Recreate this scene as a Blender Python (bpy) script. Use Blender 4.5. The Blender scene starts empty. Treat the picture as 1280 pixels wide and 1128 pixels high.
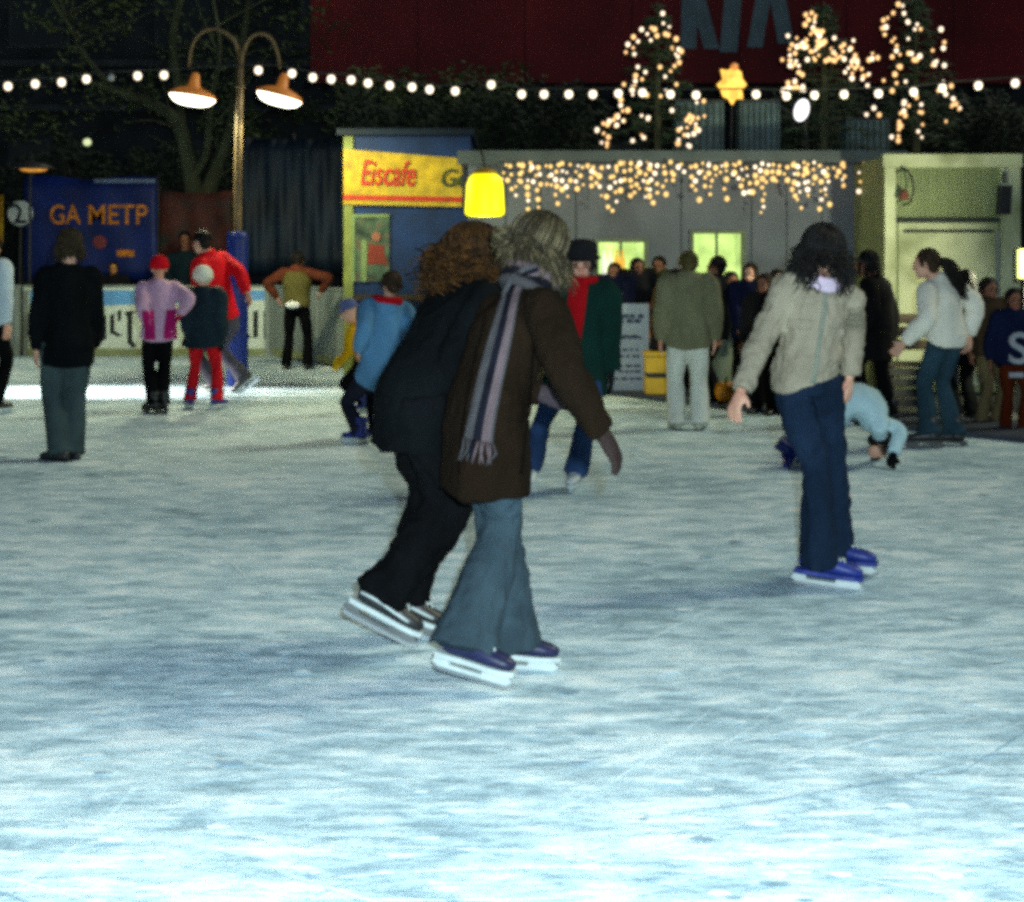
import bpy, math, random
import numpy as np
from mathutils import Vector, Matrix, noise
from mathutils.bvhtree import BVHTree

rnd = random.Random(7)
SC = bpy.context.scene
COL = SC.collection
F, CX, HY, EYE = 1760.0, 640.0, 322.0, 1.5      # focal length in photo pixels, principal point, horizon, eye height
R = math.radians
UP = Vector((0, 0, 1))

def W(px, py, d):
    return Vector(((px - CX) / F * d, d, EYE - (py - HY) / F * d))
def DG(py):                                        # distance of a ground point seen at row py
    return F * EYE / (py - HY)
def G(px, py, z=0.0):
    d = DG(py)
    return Vector(((px - CX) / F * d, d, z))
def X(px, d):
    return (px - CX) / F * d
def Z(py, d):
    return EYE - (py - HY) / F * d
def srgb(r, g, b, k=1.0):
    def f(c):
        c /= 255.0
        return (c / 12.92 if c <= .04045 else ((c + .055) / 1.055) ** 2.4) * k
    return (f(r), f(g), f(b))

# ------------------------------------------------------------------ materials
def new_mat(name):
    m = bpy.data.materials.new(name)
    m.use_nodes = True
    nt = m.node_tree
    return m, nt, nt.nodes['Principled BSDF']

def surf(name, rgb, rough=.8, var=.25, scale=6.0, bump=.15, bscale=60.0, stretch=(1, 1, 1), metal=0.0, spec=.3, dirt=None, sheen=0.0):
    m, nt, b = new_mat(name)
    N, L = nt.nodes, nt.links
    tc = N.new('ShaderNodeTexCoord'); mp = N.new('ShaderNodeMapping')
    mp.inputs['Scale'].default_value = stretch
    L.new(tc.outputs['Object'], mp.inputs['Vector'])
    n1 = N.new('ShaderNodeTexNoise'); n1.inputs['Scale'].default_value = scale; n1.inputs['Detail'].default_value = 6
    L.new(mp.outputs[0], n1.inputs['Vector'])
    cr = N.new('ShaderNodeValToRGB')
    lo = tuple(max(0, c * (1 - var)) for c in rgb); hi = tuple(min(1, c * (1 + var)) for c in rgb)
    cr.color_ramp.elements[0].position = .3; cr.color_ramp.elements[0].color = (*lo, 1)
    cr.color_ramp.elements[1].position = .7; cr.color_ramp.elements[1].color = (*hi, 1)
    L.new(n1.outputs['Fac'], cr.inputs['Fac'])
    out = cr.outputs['Color']
    if dirt:
        n3 = N.new('ShaderNodeTexNoise'); n3.inputs['Scale'].default_value = dirt[1]; n3.inputs['Detail'].default_value = 8
        L.new(tc.outputs['Object'], n3.inputs['Vector'])
        c3 = N.new('ShaderNodeValToRGB'); c3.color_ramp.elements[0].position = .5; c3.color_ramp.elements[1].position = .68
        L.new(n3.outputs['Fac'], c3.inputs['Fac'])
        mx = N.new('ShaderNodeMix'); mx.data_type = 'RGBA'
        L.new(c3.outputs['Color'], mx.inputs[0]); L.new(out, mx.inputs[6]); mx.inputs[7].default_value = (*dirt[0], 1)
        out = mx.outputs[2]
    L.new(out, b.inputs['Base Color'])
    b.inputs['Roughness'].default_value = rough; b.inputs['Metallic'].default_value = metal
    b.inputs['Specular IOR Level'].default_value = spec
    if sheen: b.inputs['Sheen Weight'].default_value = sheen
    if bump:
        n2 = N.new('ShaderNodeTexNoise'); n2.inputs['Scale'].default_value = bscale; n2.inputs['Detail'].default_value = 4
        L.new(mp.outputs[0], n2.inputs['Vector'])
        bp = N.new('ShaderNodeBump'); bp.inputs['Strength'].default_value = bump; bp.inputs['Distance'].default_value = .014
        L.new(n2.outputs['Fac'], bp.inputs['Height']); L.new(bp.outputs['Normal'], b.inputs['Normal'])
    return m

def cloth(name, rgb, var=.22, scale=7.0, rough=.9, bump=.35, bscale=90.0, stretch=(1, 1, .5), spec=.05, dirt=None):
    return surf(name, rgb, rough, var, scale, bump, bscale, stretch, 0, spec, dirt)

def glow(name, rgb, strength, sample=False, var=0.0, scale=8.0):
    m, nt, b = new_mat(name)
    b.inputs['Base Color'].default_value = (*[min(.8, c) for c in rgb], 1)
    b.inputs['Emission Color'].default_value = (*rgb, 1)
    b.inputs['Emission Strength'].default_value = strength
    if var:
        N, L = nt.nodes, nt.links
        tc = N.new('ShaderNodeTexCoord'); n = N.new('ShaderNodeTexNoise'); n.inputs['Scale'].default_value = scale
        L.new(tc.outputs['Object'], n.inputs['Vector'])
        mr = N.new('ShaderNodeMapRange'); mr.inputs[1].default_value = .3; mr.inputs[2].default_value = .7
        mr.inputs[3].default_value = strength * (1 - var); mr.inputs[4].default_value = strength * (1 + var)
        L.new(n.outputs['Fac'], mr.inputs[0]); L.new(mr.outputs[0], b.inputs['Emission Strength'])
    if not sample:
        m.cycles.emission_sampling = 'NONE'
    return m

# ------------------------------------------------------------------ mesh builder
def catmull(pts, sub):
    if sub <= 1 or len(pts) < 3: return [Vector(p) for p in pts] if sub <= 1 else lerp_pts(pts, sub)
    P = [Vector(p) for p in pts]; out = []
    for i in range(len(P) - 1):
        p0 = P[i - 1] if i else P[0] * 2 - P[1]
        p1, p2 = P[i], P[i + 1]
        p3 = P[i + 2] if i + 2 < len(P) else P[-1] * 2 - P[-2]
        for k in range(sub):
            t = k / sub
            out.append(.5 * ((2 * p1) + (p2 - p0) * t + (2 * p0 - 5 * p1 + 4 * p2 - p3) * t * t + (3 * p1 - p0 - 3 * p2 + p3) * t ** 3))
    out.append(P[-1]); return out
def lerp_pts(pts, sub):
    P = [Vector(p) for p in pts]; out = []
    for i in range(len(P) - 1):
        for k in range(sub): out.append(P[i].lerp(P[i + 1], k / sub))
    out.append(P[-1]); return out

class MB:
    def __init__(s): s.v, s.f, s.m, s.M, s.mi = [], [], [], None, 0
    def add(s, vs, fs):
        b = len(s.v)
        s.v += [(s.M @ Vector(v)) if s.M is not None else Vector(v) for v in vs]
        s.f += [tuple(b + i for i in f) for f in fs]; s.m += [s.mi] * len(fs)
    def tube(s, pts, rad, side=None, seg=12, sub=1, caps=True):
        rad = [(q, q) if not isinstance(q, (tuple, list)) else q for q in rad]
        if len(rad) == 1: rad = rad * len(pts)
        if sub > 1:
            R3 = [Vector((a, b, 0)) for a, b in rad]
            rad = [(max(1e-4, q.x), max(1e-4, q.y)) for q in catmull(R3, sub)]
            pts = catmull(pts, sub)
        pts = [Vector(p) for p in pts]; n = len(pts); vs, fs = [], []
        ref = Vector(side) if side is not None else None
        for i in range(n):
            t = (pts[min(i + 1, n - 1)] - pts[max(i - 1, 0)])
            if t.length < 1e-9: t = UP.copy()
            t.normalize()
            if ref is None: ref = t.orthogonal()
            a = ref - t * ref.dot(t)
            if a.length < 1e-4: a = t.orthogonal()
            a.normalize(); b = t.cross(a)
            if side is None: ref = a
            for k in range(seg):
                w = 2 * math.pi * k / seg
                vs.append(pts[i] + a * (math.cos(w) * rad[i][0]) + b * (math.sin(w) * rad[i][1]))
        for i in range(n - 1):
            for k in range(seg):
                k2 = (k + 1) % seg
                fs.append((i * seg + k, i * seg + k2, (i + 1) * seg + k2, (i + 1) * seg + k))
        if caps:
            fs.append(tuple(reversed(range(seg)))); fs.append(tuple((n - 1) * seg + k for k in range(seg)))
        s.add(vs, fs)
    def ell(s, c, r, ax=None, nu=14, nv=9):
        c = Vector(c); ax = ax or (Vector((1, 0, 0)), Vector((0, 1, 0)), UP)
        vs, fs = [], []
        for j in range(nv + 1):
            th = math.pi * j / nv
            for i in range(nu if 0 < j < nv else 1):
                w = 2 * math.pi * i / nu
                q = (math.sin(th) * math.cos(w) * r[0], math.sin(th) * math.sin(w) * r[1], math.cos(th) * r[2])
                vs.append(c + ax[0] * q[0] + ax[1] * q[1] + ax[2] * q[2])
        def ix(j, i): return 0 if j == 0 else (1 + (nv - 1) * nu if j == nv else 1 + (j - 1) * nu + i % nu)
        for j in range(nv):
            for i in range(nu):
                q = [ix(j, i), ix(j + 1, i), ix(j + 1, i + 1), ix(j, i + 1)]
                q2 = []
                for e in q:
                    if e not in q2: q2.append(e)
                fs.append(tuple(q2))
        s.add(vs, fs)
    def box(s, c, size, ax=None):
        c = Vector(c); ax = ax or (Vector((1, 0, 0)), Vector((0, 1, 0)), UP)
        vs = [c + ax[0] * (size[0] / 2 * i) + ax[1] * (size[1] / 2 * j) + ax[2] * (size[2] / 2 * k) for i in (-1, 1) for j in (-1, 1) for k in (-1, 1)]
        s.add(vs, [(0, 1, 3, 2), (4, 6, 7, 5), (0, 4, 5, 1), (2, 3, 7, 6), (0, 2, 6, 4), (1, 5, 7, 3)])
    def bx(s, x0, x1, y0, y1, z0, z1):
        s.box(((x0 + x1) / 2, (y0 + y1) / 2, (z0 + z1) / 2), (abs(x1 - x0), abs(y1 - y0), abs(z1 - z0)))
    def prism(s, poly, off):                       # poly: 3-D points, extruded by vector off
        n = len(poly); off = Vector(off)
        vs = [Vector(p) for p in poly] + [Vector(p) + off for p in poly]
        s.add(vs, [tuple(range(n))[::-1], tuple(range(n, 2 * n))] + [(i, (i + 1) % n, n + (i + 1) % n, n + i) for i in range(n)])
    def lathe(s, c, prof, seg=18, ax=None):
        c = Vector(c); ax = ax or (Vector((1, 0, 0)), Vector((0, 1, 0)), UP)
        vs, fs = [], []
        for r, z in prof:
            for k in range(seg):
                w = 2 * math.pi * k / seg
                vs.append(c + ax[0] * (r * math.cos(w)) + ax[1] * (r * math.sin(w)) + ax[2] * z)
        for i in range(len(prof) - 1):
            for k in range(seg):
                k2 = (k + 1) % seg
                fs.append((i * seg + k, i * seg + k2, (i + 1) * seg + k2, (i + 1) * seg + k))
        fs.append(tuple(reversed(range(seg)))); fs.append(tuple((len(prof) - 1) * seg + k for k in range(seg)))
        s.add(vs, fs)
    def mesh(s, name, origin=Vector((0, 0, 0))):
        me = bpy.data.meshes.new(name)
        me.from_pydata([tuple(v - origin) for v in s.v], [], s.f); me.update()
        return me
    def build(s, name, mats, parent=None, smooth=False, bevel=0.0, origin=None):
        o0 = parent_origin(parent) if parent is not None else (Vector(origin) if origin is not None else Vector((0, 0, 0)))
        me = s.mesh(name, o0)
        mats = mats if isinstance(mats, (list, tuple)) else [mats]
        for m in mats: me.materials.append(m)
        if len(mats) > 1: me.polygons.foreach_set('material_index', s.m)
        fix_normals(me)
        o = bpy.data.objects.new(name, me); COL.objects.link(o)
        if parent is not None: o.parent = parent
        elif origin is not None: o.location = o0
        if smooth: me.polygons.foreach_set('use_smooth', [True] * len(me.polygons))
        if bevel:
            b = o.modifiers.new('bevel', 'BEVEL'); b.width = bevel; b.segments = 2; b.limit_method = 'ANGLE'
        return o

def parent_origin(p):
    v = Vector((0, 0, 0))
    while p is not None:
        v = v + p.location; p = p.parent
    return v
import bmesh
def fix_normals(me):
    bm = bmesh.new(); bm.from_mesh(me)
    bmesh.ops.recalc_face_normals(bm, faces=bm.faces); bm.to_mesh(me); bm.free(); me.update()

def laplace(co, edges, it, k=.5):
    n = len(co); a, b = edges[:, 0], edges[:, 1]
    deg = np.bincount(a, minlength=n) + np.bincount(b, minlength=n); deg = np.maximum(deg, 1)[:, None]
    for _ in range(it):
        s = np.zeros_like(co)
        for c in range(3):
            s[:, c] = np.bincount(a, weights=co[b, c], minlength=n) + np.bincount(b, weights=co[a, c], minlength=n)
        co = co * (1 - k) + (s / deg) * k
    return co

TMP = None
def solid(mb, name, mats, parent, voxel=.012, it=4, fold=None):
    """one continuous surface out of overlapping closed pieces"""
    o0 = parent_origin(parent)
    me = mb.mesh('tmp', o0); fix_normals(me)
    t = bpy.data.objects.new('tmp', me); COL.objects.link(t)
    md = t.modifiers.new('r', 'REMESH'); md.mode = 'VOXEL'; md.voxel_size = voxel; md.use_smooth_shade = True
    dg = bpy.context.evaluated_depsgraph_get()
    res = bpy.data.meshes.new_from_object(t.evaluated_get(dg))
    bpy.data.objects.remove(t); bpy.data.meshes.remove(me)
    res.name = name
    n = len(res.vertices)
    co = np.empty(n * 3, dtype=np.float64); res.vertices.foreach_get('co', co); co = co.reshape(-1, 3)
    ed = np.empty(len(res.edges) * 2, dtype=np.int64); res.edges.foreach_get('vertices', ed); ed = ed.reshape(-1, 2)
    co = laplace(co, ed, it)
    if fold is not None:
        res.vertices.foreach_set('co', co.ravel()); res.update()
        nr = np.empty(n * 3); res.vertex_normals.foreach_get('vector', nr); nr = nr.reshape(-1, 3)
        d = np.array([fold(Vector(c)) for c in co])
        co = laplace(co + nr * d[:, None], ed, 1, .35)
    res.vertices.foreach_set('co', co.ravel()); res.update()
    res.polygons.foreach_set('use_smooth', [True] * len(res.polygons))
    res.materials.clear()
    for m in (mats if isinstance(mats, (list, tuple)) else [mats]): res.materials.append(m)
    o = bpy.data.objects.new(name, res); COL.objects.link(o); o.parent = parent
    return o

def folds(amp=.008, k=8.0, kz=2.5, seed=0.0, fine=.3):
    def f(p):
        q = Vector((p.x * k + seed, p.y * k, p.z * kz))
        a = noise.noise(q); r = 1 - abs(noise.noise(Vector((p.x * k * .8 + 9 + seed, p.y * k * .8, p.z * kz * 2.2)))) * 2
        return amp * (a + .5 * r * r - .3) + amp * fine * noise.noise(Vector((p.x * 30 + seed, p.y * 30, p.z * 24)))
    return f

# ------------------------------------------------------------------ object helpers
def tag(o, label=None, cat=None, group=None, kind=None):
    if label: o['label'] = label
    if cat: o['category'] = cat
    if group: o['group'] = group
    if kind: o['kind'] = kind
    return o
def thing(name, loc, label, cat, group=None):
    o = bpy.data.objects.new(name, None); COL.objects.link(o); o.location = loc
    o.empty_display_size = .1
    return tag(o, label, cat, group)
def text_mesh(mb, body, place, height, depth=.01, shear=0.0, stretch=1.0):
    """adds extruded lettering to mb; place = (origin, right, up, out)"""
    cu = bpy.data.curves.new('t', 'FONT'); cu.body = body; cu.size = 1.0; cu.extrude = 0; cu.shear = shear; cu.offset = .012
    o = bpy.data.objects.new('t', cu); COL.objects.link(o)
    me = bpy.data.meshes.new_from_object(o.evaluated_get(bpy.context.evaluated_depsgraph_get()))
    bpy.data.objects.remove(o); bpy.data.curves.remove(cu)
    p, r, u, n = [Vector(q) for q in place]
    k = height / .7
    top = [p + r * (v.co.x * k * stretch) + u * (v.co.y * k) + n * depth for v in me.vertices]
    mb.add(top, [tuple(q.vertices) for q in me.polygons])
    bot = [t - n * depth * .98 for t in top]
    mb.add(bot, [tuple(q.vertices) for q in me.polygons])
    cnt = {}
    for q in me.polygons:
        vs = list(q.vertices)
        for i in range(len(vs)):
            e = (vs[i], vs[(i + 1) % len(vs)]); cnt[tuple(sorted(e))] = cnt.get(tuple(sorted(e)), 0) + 1
    b = len(mb.v)
    mb.v += top + bot
    nb = len(top)
    for (i, j), c in cnt.items():
        if c == 1:
            mb.f.append((b + i, b + j, b + nb + j, b + nb + i)); mb.m.append(mb.mi)
    wid = max(v.co.x for v in me.vertices) * k * stretch
    bpy.data.meshes.remove(me)
    return wid

# ------------------------------------------------------------------ people
def ik(a, b, l1, l2, pole):
    d = b - a; L = d.length
    if L > (l1 + l2) * .998:
        b = a + d * ((l1 + l2) * .998 / L); d = b - a; L = d.length
    x = (l1 * l1 - l2 * l2 + L * L) / (2 * L); h = math.sqrt(max(0, l1 * l1 - x * x))
    u = d / L; p = pole - u * pole.dot(u)
    if p.length < 1e-5: p = u.orthogonal()
    return a + u * x + p.normalized() * h, b

def skel(px, py, H, yaw, skates=True, lean=0, tilt=0, twist=0, hyaw=0, hpitch=-8, htilt=0, crouch=0.0, w=1.0, d=None, stance=.06, armout=.06, armfwd=.02, **o):
    d = d or DG(py)
    B = Vector((X(px, d), d, 0))
    y = R(yaw); f = Vector((math.sin(y), math.cos(y), 0)); r = Vector((math.cos(y), -math.sin(y), 0))
    s = H / 1.7
    lift = (.14 * s - .045 * H) if skates else .0
    J = dict(B=B, f=f, r=r, s=s, H=H, w=w, skates=skates, d=d)
    pel = W(o['pel'][0], o['pel'][1], d + (o['pel'][2] if len(o['pel']) > 2 else 0)) if 'pel' in o else B + UP * (lift + .53 * H - crouch)
    th = R(lean); u2 = UP * math.cos(th) + f * math.sin(th); ti = R(tilt)
    u2 = (u2 * math.cos(ti) + r * math.sin(ti)).normalized()
    tw = R(twist + yaw); r2 = Vector((math.cos(tw), -math.sin(tw), 0)); r2 = (r2 - u2 * r2.dot(u2)).normalized(); f2 = u2.cross(r2)
    if f2.dot(Vector((math.sin(tw), math.cos(tw), 0))) < 0: f2 = -f2
    nb = pel + u2 * (.305 * H)
    if 'nb' in o: nb = W(o['nb'][0], o['nb'][1], d + o['nb'][2]); u2 = (nb - pel).normalized(); r2 = (r2 - u2 * r2.dot(u2)).normalized(); f2 = f2 - u2 * f2.dot(u2); f2.normalize()
    J.update(pel=pel, u2=u2, r2=r2, f2=f2, nb=nb, che=pel.lerp(nb, .66), wst=pel.lerp(nb, .33))
    hy = R(yaw + twist + hyaw); p = R(hpitch)
    hf = Vector((math.sin(hy) * math.cos(p), math.cos(hy) * math.cos(p), math.sin(p)))
    hr = Vector((math.cos(hy), -math.sin(hy), 0)); hu = hr.cross(hf)
    if hu.z < 0: hu = -hu
    if htilt:
        q = Matrix.Rotation(R(htilt), 3, hf); hr = q @ hr; hu = q @ hu
    hc = nb + (u2 * .4 + hu * .6) * (.098 * H) + hf * (.012 * H)
    if 'hc' in o: hc = W(o['hc'][0], o['hc'][1], d + o['hc'][2])
    J.update(hc=hc, hf=hf, hr=hr, hu=hu, hs=o.get('hs', s * (1.0 if H > 1.55 else 1.0 + (1.55 - H) * .45)))
    for sd, sg in (('L', -1), ('R', 1)):
        sh = nb - u2 * (.03 * H) + r2 * (sg * .108 * H * w)
        hip = pel - UP * (.02 * H) + r * (sg * .052 * H)
        if 'a' + sd in o:
            q = o['a' + sd]; ank = W(q[0], q[1], d + q[2])
        else:
            ank = B + r * (sg * stance * H) + UP * (lift + .045 * H)
        k, ank = ik(hip, ank, .247 * H, .243 * H, f + r * (sg * .12) if 'kp' + sd not in o else Vector(o['kp' + sd]))
        if 'w' + sd in o:
            q = o['w' + sd]; wr = W(q[0], q[1], d + q[2])
        else:
            wr = sh - u2 * (.305 * H) + r2 * (sg * armout * H) + f2 * (armfwd * H)
        pole = Vector(o['ep' + sd]) if 'ep' + sd in o else (-f2 + r2 * (sg * .45))
        e, wr = ik(sh, wr, .168 * H, .15 * H, pole)
        ty = R(yaw + o.get('t' + sd, (sg * 8, 0))[0]); tp = R(o.get('t' + sd, (0, 0))[1])
        tf = Vector((math.sin(ty) * math.cos(tp), math.cos(ty) * math.cos(tp), math.sin(tp)))
        J.update({'s' + sd: sh, 'h' + sd: hip, 'k' + sd: k, 'a' + sd: ank, 'e' + sd: e, 'w' + sd: wr, 't' + sd: tf})
    return J

def hand(mb, w, d, n, s, sg, curl=.5, fat=1.0):
    """five fingers on a palm; d along the forearm, n palm side, thumb leaves the side of the palm"""
    d = d.normalized(); n = (n - d * n.dot(d)).normalized(); a = d.cross(n) * sg
    mb.tube([w - d * .02 * s, w + d * .02 * s, w + d * .06 * s, w + d * .092 * s], [(.026 * s * fat, .02 * s * fat), (.032 * s * fat, .019 * s * fat), (.04 * s * fat, .018 * s * fat), (.04 * s * fat, .014 * s * fat)], side=a, seg=10, sub=2)
    for i, (o, L) in enumerate(((-.033, .066), (-.0115, .082), (.0115, .088), (.033, .078))):
        p0 = w + d * .085 * s + a * o * s
        dd = (d + a * o * 4.2).normalized()
        p1 = p0 + (dd + n * (.25 * curl)).normalized() * L * .42 * s
        p2 = p1 + (dd + n * (.9 * curl)).normalized() * L * .32 * s
        p3 = p2 + (dd * .8 + n * (1.6 * curl)).normalized() * L * .3 * s
        mb.tube([p0 - d * .02 * s, p0, p1, p2, p3], [.010 * s * fat, .0105 * s * fat, .0098 * s * fat, .009 * s * fat, .0075 * s * fat], seg=8)
    t0 = w + d * .03 * s + a * .03 * s
    t1 = t0 + (a * .8 + d * .75 + n * .3).normalized() * .04 * s
    t2 = t1 + (d * 1.0 + a * .35 + n * .4).normalized() * .032 * s
    mb.tube([t0 - a * .012 * s, t0, t1, t2], [.014 * s * fat, .014 * s * fat, .0115 * s * fat, .009 * s * fat], seg=8)

def head_pt(J, x, y, z):
    k = J['hs']
    return J['hc'] + J['hr'] * (x * k) + J['hf'] * (y * k) + J['hu'] * (z * k)
def body(J, root, mat, voxel=.008, hands=(True, True), curl=.5, palm=None):
    mb = MB(); s, H, w = J['s'], J['H'], J['w']; k = J['hs']; ax = (J['hr'], J['hf'], J['hu'])
    E = lambda c, r: mb.ell(head_pt(J, *c), [q * k for q in r], ax)
    E((0, -.012, .03), (.074, .093, .082)); E((0, .03, -.04), (.057, .062, .075)); E((0, .07, -.092), (.026, .022, .02))
    mb.tube([head_pt(J, 0, .088, .008), head_pt(J, 0, .102, -.014), head_pt(J, 0, .106, -.03)], [.009 * k, .013 * k, .017 * k], seg=8)
    E((0, .081, .02), (.05, .016, .011)); E((-.034, .07, -.025), (.02, .018, .016)); E((.034, .07, -.025), (.02, .018, .016))
    E((0, .087, -.058), (.023, .012, .012))
    for q in (-1, 1): E((q * .076, -.006, -.012), (.011, .02, .031))
    mb.tube([head_pt(J, 0, -.02, -.03), J['nb'].lerp(J['hc'], .35), J['nb'] - J['u2'] * .04 * s], [.05 * k, .052 * s, .062 * s], seg=12, sub=2)
    pel, u2, r2 = J['pel'], J['u2'], J['r2']
    mb.tube([pel - UP * .06 * s, pel, J['wst'], J['che'], J['nb'] - u2 * .03 * s, J['nb'] + u2 * .02 * s],
            [(.14 * s * w, .095 * s), (.15 * s * w, .1 * s), (.12 * s * w, .085 * s), (.145 * s * w, .1 * s), (.12 * s * w, .065 * s), (.05 * s, .05 * s)], side=r2, sub=3)
    for sd, sg in (('L', -1), ('R', 1)):
        mb.tube([J['che'].lerp(J['s' + sd], .75), J['s' + sd], J['s' + sd].lerp(J['e' + sd], .5), J['e' + sd], J['e' + sd].lerp(J['w' + sd], .35), J['w' + sd]],
                [.045 * s, .05 * s, .042 * s, .036 * s, .036 * s, .025 * s], seg=10, sub=2)
        mb.tube([J['h' + sd], J['h' + sd].lerp(J['k' + sd], .5), J['k' + sd], J['k' + sd].lerp(J['a' + sd], .35), J['a' + sd]],
                [.075 * s, .065 * s, .048 * s, .048 * s, .032 * s], seg=10, sub=2)
        t = J['t' + sd]
        mb.tube([J['a' + sd], J['a' + sd] + t * .03 * s - UP * .02 * s, J['a' + sd] + t * .075 * s - UP * .04 * s], [.028 * s, .026 * s, .018 * s], seg=8)
        if hands[0 if sd == 'L' else 1]:
            dr = (J['w' + sd] - J['e' + sd])
            hand(mb, J['w' + sd], dr, (palm[sd] if palm and sd in palm else -r2 * sg + J['f2'] * .2), s, sg, curl)
    return solid(mb, 'body', mat, root, voxel, 2)

def face(J, root, m_eye, m_lip, m_brow):
    k = J['hs']; ax = (J['hr'], J['hf'], J['hu'])
    for q in (-1, 1):
        mb = MB(); mb.ell(head_pt(J, q * .031, .084, -.002), (.013 * k, .006 * k, .006 * k), ax, 8, 6); mb.build('eye', m_eye, root, True)
        mb = MB(); mb.tube([head_pt(J, q * .05, .085, .016), head_pt(J, q * .032, .096, .023), head_pt(J, q * .014, .097, .018)], [.004 * k, .006 * k, .005 * k], seg=6, sub=2); mb.build('eyebrow', m_brow, root, True)
    mb = MB(); mb.ell(head_pt(J, 0, .096, -.058), (.024 * k, .008 * k, .008 * k), ax, 10, 6); mb.build('mouth', m_lip, root, True)

def top(J, root, name, mat, hem=.0, flare=0.0, puff=0.0, cuff=.042, voxel=.014, fold=None, collar=.05, bulk=1.0, sleeve_end=1.0, hood=0.0, skirtdir=None, arm=1.0, it=4):
    mb = MB(); s, w = J['s'], J['w']; pel, u2, r2, nb = J['pel'], J['u2'], J['r2'], J['nb']
    km = (J['kL'] + J['kR']) / 2
    dn = (km - pel).normalized() * .75 - u2 * .25 if skirtdir is None else Vector(skirtdir)
    dn.normalize(); P = puff
    nodes, rad = [], []
    if hem > 0:
        nodes.append(pel + dn * hem * s); rad.append(((.185 + flare) * s * w * bulk + P, (.14 + flare * .8) * s * bulk + P))
        if hem > .25: nodes.append(pel + dn * hem * .5 * s); rad.append(((.185 + flare * .5) * s * w * bulk + P, (.138 + flare * .4) * s * bulk + P))
        nodes.append(pel); rad.append((.178 * s * w * bulk + P, .135 * s * bulk + P))
    else:
        nodes.append(pel - u2 * hem * s); rad.append((.17 * s * w * bulk + P, .13 * s * bulk + P))
    nodes += [J['wst'], J['che'], nb - u2 * .05 * s, nb + u2 * .0 * s, nb + u2 * .035 * s]
    rad += [(.158 * s * w * bulk + P, .122 * s * bulk + P), (.175 * s * w * bulk + P, .13 * s * bulk + P), (.155 * s * w + P, .095 * s + P), (.085 * s + P * .5, .075 * s + P * .5), (.065 * s, .065 * s)]
    mb.tube(nodes, rad, side=r2, seg=20, sub=3)
    mb.tube([J['sL'], nb - u2 * .028 * s, J['sR']], [.062 * s + P * .7, .07 * s + P * .7, .062 * s + P * .7], seg=12, sub=3)
    for sd in 'LR':
        S, E_, Wr = J['s' + sd], J['e' + sd], J['w' + sd]
        Wr = E_.lerp(Wr, sleeve_end)
        mb.tube([S.lerp(nb, .25), S, S.lerp(E_, .5), E_, E_.lerp(Wr, .5), Wr],
                [.062 * s * arm + P * .7, .068 * s * arm + P, .062 * s * arm + P, .056 * s * arm + P, .05 * s * arm + P, cuff * s + P * .6], seg=12, sub=3)
    if collar:
        c = nb + u2 * .02 * s
        mb.tube([c - u2 * .03 * s, c + (J['hc'] - c).normalized() * collar * s], [(.082 * s + P * .4, .08 * s + P * .4), (.076 * s + P * .3, .076 * s + P * .3)], side=r2, seg=14)
    if hood:
        c = nb - J['f2'] * .085 * s - u2 * .01 * s
        mb.ell(c, (.12 * s * hood, .07 * s * hood, .09 * s * hood), (r2, J['f2'], u2))
    return solid(mb, name, mat, root, voxel, it, fold)

def trousers(J, root, mat, flare=.06, knee=.068, thigh=.092, voxel=.014, fold=None, name='trousers', drop=.03, hipw=1.0):
    mb = MB(); s, w = J['s'], J['w']; pel = J['pel']
    mb.tube([pel - UP * .1 * s, pel - UP * .02 * s, pel + J['u2'] * .08 * s], [(.145 * s * w * hipw, .11 * s), (.165 * s * w * hipw, .122 * s), (.145 * s * w, .105 * s)], side=J['r'], seg=16, sub=3)
    for sd in 'LR':
        h, k, a, t = J['h' + sd], J['k' + sd], J['a' + sd], J['t' + sd]
        dr = (a - k).normalized()
        mb.tube([h + UP * .03 * s, h.lerp(k, .3), h.lerp(k, .7), k, k.lerp(a, .5), k.lerp(a, .85), a + dr * drop * s],
                [thigh * s, thigh * s, (thigh + knee) / 2 * s, knee * s, (knee + flare) / 2 * s, (flare * .95, flare * 1.1)[0] * s, (flare * s, flare * 1.15 * s)], side=J['r'], seg=14, sub=3)
    return solid(mb, name, mat, root, voxel, 3, fold)

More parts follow.
